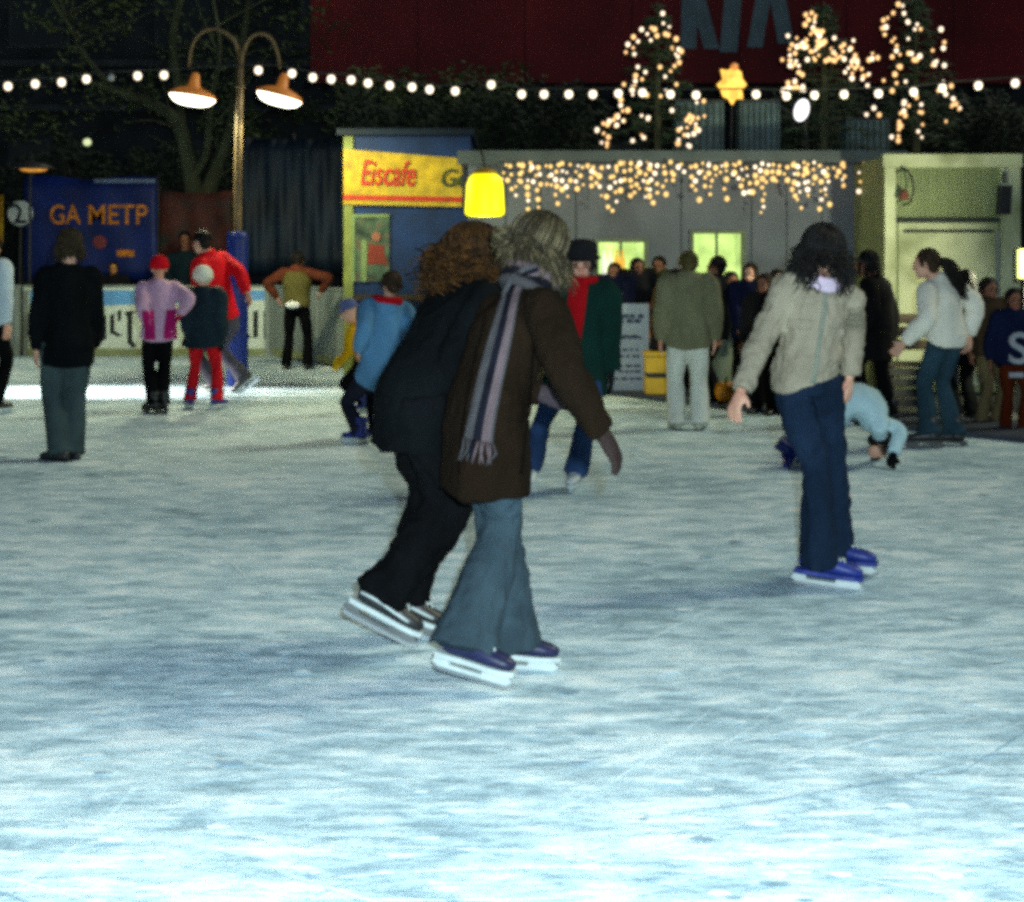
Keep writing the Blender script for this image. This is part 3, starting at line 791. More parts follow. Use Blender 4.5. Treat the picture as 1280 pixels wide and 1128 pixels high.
# cream container with a shutter door
D = 15.6
ct = thing('storage_container', (X(1188, D), D, 0), 'cream container with shutter door at the right behind white jacket skater', 'container')
x0, x1, zt2 = X(1106, D), X(1276, D), Z(196, D)
mb = MB(); mb.bx(x0, x1, D + .06, D + 3.2, 0, zt2); mb.build('body', M['cont_dk'], ct)
mb = MB()
mb.bx(x0, X(1120, D), D, D + .058, .1, zt2 - .12); mb.bx(X(1251, D), x1, D, D + .058, .1, zt2 - .12); mb.bx(x0 - .02, x1 + .02, D - .01, D + .058, zt2 - .119, zt2 + .03)
mb.build('frame', M['cont'], ct, bevel=.008)
mb = MB()
for i in range(26):
    xx = X(1121 + 129 * (i + .5) / 26, D); mb.tube([(xx, D + .055, Z(272, D)), (xx, D + .055, zt2 - .13)], [.011], seg=6)
mb.build('ribbed_panel', M['cont_dk'], ct, True)
mb = MB(); mb.bx(X(1120, D), X(1251, D), D + .02, D + .057, Z(278, D), Z(272, D)); mb.build('lintel', M['seam'], ct)
mb = MB(); mb.bx(X(1124, D), X(1248, D), D + .03, D + .058, .08, Z(279, D)); dr = mb.build('door', M['cont'], ct)
mb = MB(); mb.bx(X(1130, D), X(1243, D), D + .022, D + .0295, Z(291, D), Z(287, D)); mb.build('door_seam', M['seam'], dr)
mb = MB(); mb.bx(X(1245, D), X(1250, D), D + .005, D + .0295, .1, Z(289, D)); mb.build('door_post', surf('grey_post', srgb(138, 146, 140), .5), dr)
# fittings on the container
lm = thing('wall_lamp', W(1129, 242, D - .12), 'small unlit rusty lamp with curved bracket at top left of the container', 'lamp')
mb = MB(); mb.tube([W(1120, 215, D), W(1133, 212, D - .1), W(1142, 232, D - .14), W(1138, 252, D - .14), W(1128, 256, D - .1)], [.012], seg=8, sub=4); mb.build('bracket', M['black_metal'], lm, True)
mb = MB(); mb.lathe(W(1130, 250, D - .12), [(.05, 0), (.055, .02), (.04, .09), (.015, .12)], 12); mb.build('lamp_head', surf('rust', (.16, .05, .03), .7), lm, True)
sp = thing('loudspeaker', W(1256, 262, D - .15), 'black loudspeaker hanging at the top right corner of the container', 'loudspeaker')
mb = MB(); p = W(1256, 250, D - .13); mb.prism([p + Vector((-.07, 0, -.16)), p + Vector((.07, 0, -.16)), p + Vector((.09, 0, .16)), p + Vector((-.05, 0, .16))], (0, .1, 0)); mb.build('cabinet', M['black_metal'], sp, bevel=.01)
mb = MB(); mb.box(W(1256, 222, D - .06), (.03, .15, .12)); mb.build('bracket', M['steel'], sp)

# ---- kiosk, its yellow sign, the poster
D = 18.2
kx0, kx1 = X(432, D), X(588, D)
ks = thing('kiosk', (X(510, D), D, 0), 'blue kiosk under the yellow sign left of the grey building', 'kiosk')
mb = MB(); mb.bx(kx0, kx1, D, D + 2.2, 0, Z(170, D)); mb.build('wall', M['kiosk_blue'], ks)
mb = MB(); mb.bx(kx0 - .1, kx1 + .05, D - .15, D + 2.3, Z(170, D) + .002, Z(162, D)); mb.build('roof', M['navy_tarp'], ks)
mb = MB(); mb.bx(kx0 - .02, kx0 + .1, D - .04, D - .002, 0, Z(171, D)); mb.build('corner_post', surf('olive_post', srgb(120, 128, 64), .6), ks)
mb = MB(); mb.bx(kx0 + .12, kx1, D - .1, D - .003, .95, 1.02); mb.build('counter', M['wood'], ks)
sg = thing('sign', (X(512, D), D - .06, Z(220, D)), 'yellow shop sign with red lettering on the blue kiosk', 'sign')
tl = 3.0 / F * D
mb = MB(); y0 = D - .06
mb.prism([(X(430, D), y0, Z(256, D)), (X(582, D), y0, Z(259, D)), (X(582, D), y0, Z(199, D)), (X(430, D), y0, Z(187, D))], (0, .05, 0)); mb.build('panel', M['yellow_sign'], sg)
mb = MB(); mb.prism([(X(430, D), y0 - .015, Z(250, D)), (X(582, D), y0 - .015, Z(253, D)), (X(582, D), y0 - .015, Z(247, D)), (X(430, D), y0 - .015, Z(244, D))], (0, .013, 0)); mb.build('red_rule', M['red_print'], sg)
mb = MB(); text_mesh(mb, 'Eiscafe', (W(449, 231, y0 - .012), (1, 0, -.02), UP, (0, -1, 0)), 31 / F * D, .01, .25, .58); mb.build('lettering', M['red_print'], sg)
mb = MB(); text_mesh(mb, 'Ge', (W(549, 233, y0 - .012), (1, 0, -.02), UP, (0, -1, 0)), 22 / F * D, .01, .2, .9); mb.build('small_lettering', M['green_print'], sg)
mb = MB(); mb.bx(X(578, D), X(584, D), D - .1, D - .062, Z(262, D), Z(196, D)); mb.build('end_post', M['black_metal'], sg)
ps = thing('poster', (X(466, D), D - .05, Z(300, D)), 'green framed poster of a figure on the kiosk wall below the sign', 'poster')
mb = MB(); mb.bx(X(440, D), X(487, D), D - .03, D - .003, Z(352, D), Z(268, D)); mb.build('panel', surf('poster_print', (.05, .09, .05), .5, .9, 5, 0, dirt=((.16, .05, .03), 6)), ps)
mb = MB()
mb.bx(X(440, D), X(444, D), D - .045, D - .031, Z(352, D), Z(268, D)); mb.bx(X(452, D), X(459, D), D - .045, D - .031, Z(352, D), Z(300, D)); mb.bx(X(444, D), X(487, D), D - .045, D - .031, Z(272, D), Z(268, D))
mb.build('frame', surf('green_frame', srgb(112, 132, 84), .6), ps)
mb = MB(); mb.lathe(W(470, 296, D - .04), [(.06, -.002), (.06, .004)], 14, (Vector((1, 0, 0)), UP, Vector((0, -1, 0)))); mb.build('printed_face', surf('poster_skin', srgb(150, 96, 72), .6), ps)
mb = MB(); mb.prism([W(458, 330, D - .036), W(484, 330, D - .036), W(478, 306, D - .036), W(463, 306, D - .036)], (0, -.004, 0)); mb.build('printed_body', surf('poster_coat', srgb(120, 44, 28), .6), ps)
# lantern
D = 15.0
ln = thing('lantern', W(606, 270, D), 'glowing yellow lantern shade hanging right of the yellow sign', 'lantern')
mb = MB(); h = (270 - 218) / F * D
mb.lathe(W(606, 270, D), [(.17, 0), (.205, .012), (.212, .05), (.196, h * .75), (.165, h - .03), (.13, h)], 20); mb.build('shade', M['lantern'], ln, True)
mb = MB(); mb.lathe(W(606, 217, D), [(.135, 0), (.12, .03), (.02, .06)], 16); mb.build('cap', surf('ochre_cap', srgb(170, 130, 30), .5), ln, True)
mb = MB(); mb.tube([W(606, 211, D), W(604, 196, D + .6), W(601, 190, D + 1.75)], [.012], seg=6, sub=3); mb.build('hanger', M['black_metal'], ln, True)

# ---- left background: tarps, blue banner, tree, street lamp, small lamps
D = 22.6
tp = thing('tarpaulin', (X(365, D), D, 0), 'dark teal tarpaulin wall hanging between the lamp post and kiosk', 'tarpaulin')
mb = MB(); vs, fs = [], []
for i in range(33):
    for j in range(9):
        vs.append((X(292 + 146 * i / 32, D), D + .035 * math.sin(i * .7 + j * .5) + .02 * math.sin(i * 1.9 - j * .3), Z(342 - 172 * j / 8, D) - (0.06 * math.sin(i / 32 * math.pi) if j == 8 else 0)))
for i in range(32):
    for j in range(8): fs.append((i * 9 + j, (i + 1) * 9 + j, (i + 1) * 9 + j + 1, i * 9 + j + 1))
mb.add(vs, fs); sheet = mb.build('sheet', M['navy_tarp'], tp, True); sm = sheet.modifiers.new('thick', 'SOLIDIFY'); sm.thickness = .015
for px in (294, 365, 436):
    mb = MB(); mb.tube([(X(px, D), D + .14, 0), (X(px, D), D + .14, Z(166, D))], [.03], seg=8); mb.build('pole', M['black_metal'], tp, True)
hedge(-60, 300, 176, 340, 24.5, 7000, 'dark hedge filling the left background behind the blue banner', 8)

D = 22.9
bn = thing('banner', (X(140, D), D, 0), 'dark blue banner with orange GA METP letters behind the left barrier', 'banner')
mb = MB(); vs, fs = [], []
for i in range(25):
    for j in range(9): vs.append((X(30 + 166 * i / 24, D), D + .012 + .010 * math.sin(i * .9 + j * .7), Z(352 - 130 * j / 8, D) + .03 * math.sin(i / 24 * 9.4) * (j in (0, 8))))
for i in range(24):
    for j in range(8): fs.append((i * 9 + j, (i + 1) * 9 + j, (i + 1) * 9 + j + 1, i * 9 + j + 1))
mb.add(vs, fs); so = mb.build('panel', M['blue_vinyl'], bn, True); sm_ = so.modifiers.new('t', 'SOLIDIFY'); sm_.thickness = .008
mb = MB(); mb.bx(X(118, D), X(194, D), D - .012, D - .002, Z(229, D), Z(224, D)); mb.build('top_edge', surf('pale_edge', srgb(110, 124, 150), .6), bn)
mb = MB(); text_mesh(mb, 'GA', (W(62, 280, D - .002), (1, 0, 0), UP, (0, -1, 0)), 24 / F * D, .012, 0, .80); text_mesh(mb, 'METP', (W(109, 280, D - .002), (1, 0, 0), UP, (0, -1, 0)), 24 / F * D, .012, 0, .92); mb.build('lettering', M['orange_print'], bn)
mb = MB(); mb.lathe(W(125, 303, D - .001), [(.11, 0), (.11, .008)], 16, (Vector((1, 0, 0)), UP, Vector((0, -1, 0)))); mb.build('round_emblem', surf('dull_red', srgb(128, 56, 60), .6), bn)
mb = MB(); mb.bx(X(146, D), X(168, D), D - .011, D - .001, Z(321, D), Z(313, D)); mb.build('small_panel', M['orange_print'], bn)
for px in (38, 196):
    mb = MB(); mb.tube([(X(px, D), D + .06, 0), (X(px, D), D + .06, Z(215, D))], [.03], seg=8); mb.build('pole', M['black_metal'], bn, True)
D = 23.1
rb = thing('banner', (X(246, D), D, 0), 'faded dull red banner sagging between the blue banner and the lamp post', 'banner')
mb = MB(); vs, fs = [], []
for i in range(21):
    for j in range(7): vs.append((X(199 + 92 * i / 20, D), D + .03 * math.sin(i * .8 + j * .6), Z(318 - 80 * j / 6, D) - .05 * math.sin(i / 20 * math.pi)))
for i in range(20):
    for j in range(6): fs.append((i * 7 + j, (i + 1) * 7 + j, (i + 1) * 7 + j + 1, i * 7 + j + 1))
mb.add(vs, fs); so = mb.build('cloth', surf('faded_red', srgb(92, 44, 38, .7), .7, .6, 2.2, .3, 8, dirt=((.02, .03, .025), 2.4)), rb, True); so.modifiers.new('t', 'SOLIDIFY').thickness = .01
for px in (199, 291):
    mb = MB(); mb.tube([(X(px, D), D + .06, 0), (X(px, D), D + .06, Z(234, D))], [.025], seg=8); mb.build('pole', M['black_metal'], rb, True)
D = 22.9
bd = thing('badge_sign', (X(25, D), D - .1, Z(268, D)), 'round white sign with a black hooked figure at the far left', 'sign')
mb = MB(); mb.lathe(W(26, 267, D - .15), [(.20, 0), (.205, .01), (.2, .03)], 24, (Vector((1, 0, 0)), UP, Vector((0, -1, 0)))); mb.build('disc', surf('white_disc', srgb(196, 200, 196), .5, .1), bd)
mb = MB(); text_mesh(mb, '2', (W(17, 279, D - .182), (1, 0, 0), UP, (0, -1, 0)), 24 / F * D, .008, -.3, 1.0); mb.build('figure', M['black_print'], bd)
mb = MB(); mb.tube([W(26, 267, D - .09), (X(26, D), D - .09, 0)], [.025], seg=8); mb.build('post', M['black_metal'], bd)
yb = thing('yellow_flag', (X(3, D), D - .2, 0), 'yellow and red hanging flag cut by the left picture edge', 'flag')
mb = MB(); vs, fs = [], []
for i in range(9):
    for j in range(7): vs.append((X(-26 + 38 * i / 8, D), D - .25 + .05 * math.sin(i * 1.3), Z(305 - 60 * j / 6, D)))
for i in range(8):
    for j in range(6): fs.append((i * 7 + j, (i + 1) * 7 + j, (i + 1) * 7 + j + 1, i * 7 + j + 1))
mb.add(vs, fs); so = mb.build('cloth', surf('flag_yellow', srgb(190, 150, 24), .7, .4, 3, dirt=(srgb(120, 30, 20), 2)), yb, True); so.modifiers.new('t', 'SOLIDIFY').thickness = .01
mb = MB(); mb.tube([(X(-28, D), D - .25, 0), (X(-28, D), D - .25, Z(236, D))], [.025], seg=8); mb.build('pole', M['black_metal'], yb)

# forked tree
D = 23.6
tr = thing('bare_tree', (X(250, D), D, 0), 'forked dim trunked tree behind the street lamp with thin dark leaves', 'tree')
mb = MB(); Wd = lambda px, py, dd=0: W(px, py, D + dd)
q = random.Random(11)
limbs = [([Wd(248, 470), Wd(247, 330), Wd(247, 285), Wd(240, 225), Wd(226, 165), Wd(205, 138), Wd(140, 112), Wd(90, 92)], [.26, .22, .19, .15, .12, .10, .07, .03]),
         ([Wd(249, 300), Wd(256, 250), Wd(272, 205), Wd(288, 160), Wd(296, 90, .5), Wd(310, 10, .8), Wd(318, -70, 1)], [.16, .13, .11, .09, .07, .06, .03]),
         ([Wd(226, 165), Wd(222, 110, .3), Wd(215, 50, .4), Wd(226, -20, .5), Wd(215, -110, .6)], [.10, .08, .075, .06, .03]),
         ([Wd(240, 225), Wd(258, 190, -.3), Wd(262, 130, -.5), Wd(275, 60, -.5), Wd(262, -20, -.4)], [.08, .06, .05, .035, .02]),
         ([Wd(140, 112), Wd(100, 60), Wd(70, -10)], [.06, .04, .02])]
for p, r_ in limbs: mb.tube(p, r_, seg=10, sub=4)
for _ in range(44):
    p, r_ = limbs[q.randrange(len(limbs))]; i = q.randrange(1, len(p) - 1)
    a = p[i].lerp(p[i + 1], q.random()); dd = Vector((q.uniform(-1, 1), q.uniform(-.6, .6), q.uniform(.0, 1))).normalized(); L_ = q.uniform(.6, 1.6)
    mb.tube([a, a + dd * L_ * .5 + Vector((0, 0, .06)), a + dd * L_ + Vector((q.uniform(-.2, .2), 0, q.uniform(-.1, .25)))], [.025, .016, .006], seg=5, sub=2)
mb.build('trunk', M['bark'], tr, True)
mb = MB()
for _ in range(46):
    c = Wd(q.uniform(-20, 420), q.uniform(-150, 175), q.uniform(-.6, 1.2))
    leaf_cloud(mb, c, (q.uniform(.4, .8), .5, q.uniform(.25, .55)), q.randint(50, 110), .06, q, .5, 0)
mb.build('crown', M['leaf'], tr)
# second leafy tree in the middle background
D = 23.0
tr2 = thing('leafy_tree', (X(560, D), D, 0), 'dark leafy tree below the red billboard behind the kiosk', 'tree')
mb = MB(); mb.tube([Wd(560, 470), W(558, 250, D), W(566, 150, D), W(560, 95, D)], [.14, .12, .08, .03], seg=8, sub=3)
for px, py in ((470, 90), (620, 100), (520, 110), (590, 80)): mb.tube([W(562, 165, D), W((px + 562) / 2, py + 25, D), W(px, py, D)], [.05, .035, .012], seg=6, sub=3)
mb.build('trunk', M['bark'], tr2, True)
mb = MB()
for _ in range(34):
    c = W(q.uniform(425, 680), q.uniform(82, 165), D + q.uniform(-.7, .6)); leaf_cloud(mb, c, (q.uniform(.3, .6), .4, q.uniform(.18, .36)), q.randint(60, 110), .055, q, .5, 0)
mb.build('crown', M['leaf'], tr2)

# street lamp with a blue pad round its foot
D = 16.4
sl = thing('street_lamp', (X(298, D), D, 0), 'two armed street lamp with glowing copper shades at the left', 'street lamp')
mb = MB(); mb.tube([W(297, 480, D), W(297, 290, D), W(298, 180, D), W(300, 110, D), W(302, 62, D)], [.05, .05, .046, .036, .03], seg=12, sub=2)
mb.lathe(W(300, 112, D), [(.045, 0), (.055, .02), (.055, .04), (.04, .06)], 12); mb.build('pole', M['pole'], sl, True)
for sgn, hx, tip, apex in ((-1, 243, 268, 37), (1, 352, 340, 44)):
    mb = MB()
    if sgn < 0: pts = [W(301, 80, D), W(293, 52, D), W(272, 37, D), W(252, 41, D), W(240, 58, D), W(236, 84, D)]
    else: pts = [W(301, 80, D), W(308, 55, D), W(320, 43, D), W(336, 46, D), W(346, 64, D), W(350, 86, D)]
    mb.tube(pts, [.022, .022, .02, .02, .02, .02], seg=8, sub=4); mb.build('arm', M['pole'], sl, True)
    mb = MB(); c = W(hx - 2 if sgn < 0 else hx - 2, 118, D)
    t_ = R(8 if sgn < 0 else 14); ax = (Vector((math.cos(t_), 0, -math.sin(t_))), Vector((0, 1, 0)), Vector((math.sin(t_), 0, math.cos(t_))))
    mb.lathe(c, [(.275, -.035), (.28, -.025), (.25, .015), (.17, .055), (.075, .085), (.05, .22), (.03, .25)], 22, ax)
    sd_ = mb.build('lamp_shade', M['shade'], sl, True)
    mb = MB(); mb.lathe(c, [(.03, -.135), (.13, -.128), (.21, -.10), (.262, -.045), (.265, -.036)], 20, ax); mb.build('bulb', M['lamp_face'], sd_, True)
pd = thing('post_pad', (X(297, D), D, 0), 'tall blue safety pad wrapped round the street lamp post', 'safety pad')
mb = MB(); mb.lathe((X(297, D), D, .0), [(.105, 0), (.125, .03), (.122, .5), (.126, .55), (.122, .6), (.124, 1.1), (.12, 1.15), (.125, 1.7), (.115, Z(291, D)), (.06, Z(290, D) + .01)], 20); mb.build('padding', M['pad_blue'], pd, True)
mb = MB()
for z in (.6, 1.15): mb.lathe((X(297, D), D, z - .02), [(.127, 0), (.129, .005), (.129, .035), (.127, .04)], 20)
mb.build('strap', surf('pad_strap', srgb(20, 44, 110), .6), pd, True)
# small lights far left
ol = thing('heat_lamp', W(40, 210, 21), 'dim orange glowing lamp hood at the far left', 'lamp')
mb = MB(); mb.lathe(W(40, 210, 21), [(.34, -.02), (.35, 0), (.2, .07), (.04, .1)], 20); mb.build('hood', M['black_metal'], ol, True)
mb = MB(); mb.ell(W(42, 211, 21), (.22, .12, .05)); mb.build('element', glow('orange_element', (1.0, .38, .06), .55, False, .5, 9), ol, True)
mb = MB(); mb.tube([W(40, 204, 21), W(40, 195, 21.2), W(38, 190, 22), W(36, 470, 22)], [.02], seg=6); mb.build('post', M['black_metal'], ol)
wl = thing('small_lamp', W(109, 178, 23), 'tiny pale lamp glowing alone among the dark branches at left', 'lamp')
mb = MB(); mb.ell(W(109, 178, 22.8), (.065, .06, .06)); mb.build('bulb', glow('pale_lamp', (.85, .95, .5), .8), wl, True)
mb = MB(); mb.tube([W(109, 174, 22.8), W(116, 166, 22.85), W(126, 160, 23.3)], [.02, .012, .012], seg=6); mb.build('holder', M['black_metal'], wl)

# ---- rink barrier, left side
D = 21.5
def barrier(a, b, py_top, label, mat, kind=None):
    """a = (x, y), b = (x, y): one panel on posts"""
    A, B_ = Vector((a[0], a[1], 0)), Vector((b[0], b[1], 0)); t = (B_ - A).normalized(); n = Vector((t.y, -t.x, 0))
    if n.y > 0: n = -n
    L_ = (B_ - A).length; ax = (t, -n, UP)
    o = thing('rink_barrier', (A + B_) / 2, label, 'barrier', 'barrier panels along the back of the rink')
    mb = MB(); mb.box((A + B_) / 2 + UP * .56, (L_, .05, .96), ax); mb.build('panel', mat, o)
    mb = MB(); mb.box((A + B_) / 2 + UP * .055 + n * .04, (L_, .02, .11), ax); mb.build('kick_plate', surf('kick_plate', srgb(150, 156, 110), .6, .2, 5), o)
    mb = MB(); mb.box((A + B_) / 2 + UP * 1.06, (L_, .09, .035), ax); mb.build('rail', M['grey_panel'], o, bevel=.008)
    for p in (A + t * .04, B_ - t * .04):
        mb = MB(); mb.box(p + UP * .5 + n * .045, (.07, .03, 1.02), ax); mb.build('post', M['grey_panel'], o)
    return o, A, B_, t, n
barrier((X(-130, D), D), (X(26, D), D), 0, 'pale barrier panel cut by the left picture edge', M['grey_panel'])
b2, A, B_, t, n = barrier((X(30, D), D), (X(338, D), D), 0, 'white advertising barrier with black letters and blue sky strip', M['white_panel'])
fr = D - .028
mb = MB()
mb.prism([(X(74, D), fr, Z(384, D)), (X(334, D), fr, Z(375, D)), (X(334, D), fr, Z(363, D)), (X(74, D), fr, Z(363, D))], (0, -.004, 0))
mb.prism([(X(38, D), fr, Z(422, D)), (X(73.9, D), fr, Z(384, D)), (X(73.9, D), fr, Z(363, D)), (X(38, D), fr, Z(363, D))], (0, -.004, 0)); mb.build('blue_strip', M['blue_print'], b2)
mb = MB(); fy = fr - .003
def bar(x0, y0, x1, y1, w_):
    A_, C_ = (x0, y0), (x1, y1); h = w_ / 2
    mb.prism([(X(A_[0] - h, D), fy, Z(A_[1], D)), (X(A_[0] + h, D), fy, Z(A_[1] - 2, D)), (X(C_[0] + h, D), fy, Z(C_[1], D)), (X(C_[0] - h, D), fy, Z(C_[1] + 2, D))], (0, -.004 - .0002 * len(mb.f) / 6, 0))
for args in ((122, 390, 122, 418, 5.5), (124, 390, 131, 396, 5), (131, 396, 131, 424, 5.5), (131, 424, 126, 428, 4),
             (141, 394, 141, 416, 5.5), (141, 394, 150, 389, 5), (150, 389, 150, 400, 4.5), (150, 402, 141, 405, 3.5), (141, 416, 151, 419, 5.5),
             (163, 390, 163, 428, 6), (163, 428, 169, 433, 6), (164, 392, 172, 389, 5), (158, 391, 163, 396, 4)): bar(*args)
mb.build('lettering', M['black_print'], b2)
mb = MB()
for args in ((306, 390, 306, 418, 6), (306, 418, 313, 421, 4.5), (320, 390, 320, 421, 6), (333, 389, 333, 421, 6)): bar(*args)
mb.build('lettering', M['black_print'], b2)
mb = MB()
Pj = [(X(341, D), D), (X(398, 20.4), 20.4), (X(452, 18.6), 18.6)]
barrier(Pj[0], Pj[1], 0, 'grey barrier panel behind the vest wearer at the rink corner', M['grey_panel'])
barrier(Pj[1], Pj[2], 0, 'grey barrier panel angled towards the yellow jacket child', M['grey_panel'])

# ---- info board, yellow crate, table, bench on the right side
D = 15.5
ib = thing('notice_board', (X(790, D), D, 0), 'white notice board with rows of small print beside the green coat', 'notice board')
mb = MB(); mb.bx(X(745, D), X(811, D), D, D + .05, Z(489, D), Z(380, D)); mb.build('panel', surf('board_white', srgb(176, 186, 194), .5, .1, 3), ib)
q = random.Random(5)
mb = MB()
for i, py in enumerate((393, 399, 419, 421, 436, 444, 456, 463, 472)):
    px = 752 + q.uniform(0, 4)
    while px < 800:
        w_ = q.uniform(3, 9); mb.bx(X(px, D), X(min(px + w_, 806), D), D - .006, D - .001, Z(py + (5 if i < 2 else 3), D), Z(py, D)); px += w_ + q.uniform(1.5, 4)
mb.build('print', surf('print_grey', srgb(62, 68, 84), .6), ib)
for px in (748, 808):
    mb = MB(); mb.bx(X(px, D) - .02, X(px, D) + .02, D + .055, D + .1, 0, Z(385, D)); mb.build('leg', M['steel'], ib)
ex = thing('red_box', (X(817, D), D, 0), 'red and yellow striped post standing right of the notice board', 'post')
mb = MB(); mb.bx(X(812, D), X(821, D), D + .1, D + .19, 0, Z(397, D)); mb.build('shaft', M['orange_print'], ex)
mb = MB(); mb.bx(X(811, D), X(823, D), D + .09, D + .2, Z(397, D) + .001, Z(380, D)); mb.build('cap', surf('red_cap', srgb(150, 20, 34), .5), ex, bevel=.01)
yc = thing('yellow_crate', (X(822, D), D - .5, 0), 'yellow plastic crate standing on the mat left of olive jacket man', 'crate')
D -= .55
mb = MB(); z0 = .05
x0, x1, z1 = X(808, D), X(842, D), Z(440, D); tt = .02
mb.bx(x0, x1, D, D + .3, z0, z0 + tt); 
for zz in (z0 + tt, (z0 + z1) / 2): 
    mb.bx(x0, x1, D, D + tt, zz, zz + (z1 - z0) * .36); mb.bx(x0, x1, D + .3 - tt, D + .3, zz, zz + (z1 - z0) * .36)
    mb.bx(x0, x0 + tt, D + tt, D + .3 - tt, zz, zz + (z1 - z0) * .36); mb.bx(x1 - tt, x1, D + tt, D + .3 - tt, zz, zz + (z1 - z0) * .36)
mb.bx(x0 - .01, x1 + .01, D - .01, D + .31, z1 - .05, z1); mb.build('body', surf('crate_yellow', srgb(190, 152, 20), .45, .2, 5), yc)
mb = MB(); mb.bx(x0 + .01, x1 - .01, D - .004, D + .304, z0 + (z1 - z0) * .38, z0 + (z1 - z0) * .5); mb.build('band', M['black_print'], yc)
bgk = thing('backpack', (X(823, D), D + .1, Z(440, D)), 'small black bag lying on top of the yellow crate', 'bag')
mb = MB(); mb.ell(W(824, 432, D + .14), (.12, .1, .1)); mb.ell(W(822, 424, D + .14), (.08, .08, .1)); so = solid(mb, 'bag_body', cloth('black_nylon', (.012, .012, .016)), bgk, .012, 3, folds(.008, 14, 14))
mb = MB(); c = W(824, 420, D + .14); mb.tube([c + Vector((-.05, 0, -.04)), c + Vector((-.03, 0, .05)), c + Vector((.03, 0, .05)), c + Vector((.05, 0, -.04))], [.01], seg=6, sub=4); mb.build('handle', M['black_print'], bgk, True)

D = 14.6
tb = thing('standing_table', (X(910, D), D, 0), 'round grey standing table with a cloth cover between the spectators', 'table')
mb = MB(); mb.lathe((X(910, D), D + .3, 0), [(.2, .03), (.22, .06), (.19, .35), (.16, .6), (.24, .86), (.28, .9)], 24); mb.build('cover', cloth('grey_cover', srgb(96, 104, 92), .3, 5), tb, True)
mb = MB(); mb.lathe((X(910, D), D + .3, .9), [(.3, .002), (.31, .012), (.31, .028), (.3, .036)], 28); mb.build('table_top', surf('table_top', srgb(120, 124, 116), .4), tb, True)
pm = thing('pumpkin', (X(905, 14.2), 14.1, .04), 'small orange pumpkin lantern at the foot of the grey table', 'pumpkin')
mb = MB()
for i in range(8):
    w_ = i * math.pi / 4; mb.ell((X(905, 14.2) + .06 * math.cos(w_), 14.1 + .06 * math.sin(w_), .15), (.07, .07, .1), nu=10, nv=7)
solid(mb, 'fruit', surf('pumpkin', srgb(190, 120, 20), .5, .2, 5), pm, .01, 1)
mb = MB(); mb.tube([(X(905, 14.2), 14.1, .23), (X(905, 14.2) + .01, 14.1, .28), (X(905, 14.2) + .03, 14.1, .31)], [.02, .014, .012], seg=7); mb.build('stalk', M['green_print'], pm, True)

D = 13.6
be = thing('bench', (X(1142, D), D, 0), 'slatted wooden bench behind the white jacket skater', 'bench')
x0, x1 = X(1102, D), X(1290, D)
mb = MB()
for i in range(3): mb.bx(x0, x1, D + .02 + i * .13, D + .13 + i * .13, .44, .47)
mb.build('seat', M['wood'], be, bevel=.006)
mb = MB()
for i in range(3): mb.bx(x0, x1, D + .43, D + .455, .58 + i * .13, .68 + i * .13)
mb.build('backrest', M['wood'], be, bevel=.006)
for xx in (x0 + .1, (x0 + x1) / 2, x1 - .1):
    mb = MB(); mb.bx(xx - .03, xx + .03, D + .03, D + .08, 0, .438); mb.bx(xx - .03, xx + .03, D + .46, D + .5, 0, .96); mb.bx(xx - .03, xx + .03, D + .081, D + .459, .39, .438); mb.build('leg', M['black_metal'], be)
mb = MB()
for i in range(4): mb.bx(x0, X(1166, D), D - .02, D - .001, .06 + i * .1, .13 + i * .1)
mb.build('front_slat', surf('pale_slat', (.05, .048, .042), .8, .3), be)

# ---- lights: bulb chain, fairy lights, icicles, star, oval lamp
def shared_ball(name, r, m, nu=10, nv=6):
    mb = MB(); mb.ell((0, 0, 0), (r, r, r * 1.1), None, nu, nv); me = mb.mesh(name); me.materials.append(m); me.polygons.foreach_set('use_smooth', [True] * len(me.polygons)); return me
def link(name, me, parent, loc):
    o = bpy.data.objects.new(name, me); COL.objects.link(o); o.parent = parent; o.location = Vector(loc) - parent_origin(parent); return o
D = 14.0
BP = [(-70, 112), (-24, 110), (10, 108), (44, 105), (77, 103), (108, 99), (139, 97), (172, 95), (205, 94), (323, 88), (365, 92), (391, 97), (414, 99), (439, 100), (460, 104), (487, 107), (515, 109), (537, 112), (569, 114), (614, 106), (652, 118), (680, 118), (711, 118), (741, 118), (773, 117), (803, 116), (838, 118), (870, 119), (945, 118), (983, 120), (1018, 119), (1055, 118), (1098, 117), (1142, 115), (1178, 110), (1223, 107), (1269, 104), (1310, 102), (1350, 100)]
ch = thing('bulb_chain', W(640, 100, D), 'long sagging chain of round white bulbs strung across the rink', 'string lights')
mb = MB(); pts = [W(a, b - 7, D) for a, b in BP]; pts = [W(-400, 128, D)] + pts + [W(1700, 92, D)]
mb.tube(pts, [.008], seg=6, sub=2); mb.build('cable', M['cable'], ch)
bm_on, bm_off = shared_ball('bulb', .040, M['bulb']), shared_ball('bulb', .035, M['bulb_off'])
mb = MB(); mb.lathe((0, 0, .03), [(.022, 0), (.022, .03), (.01, .04)], 8); soc = mb.mesh('socket'); soc.materials.append(M['black_metal'])
for i, (a, b) in enumerate(BP):
    o = link('bulb', bm_off if i == 6 else bm_on, ch, W(a, b, D))
    s_ = bpy.data.objects.new('socket', soc); COL.objects.link(s_); s_.parent = o

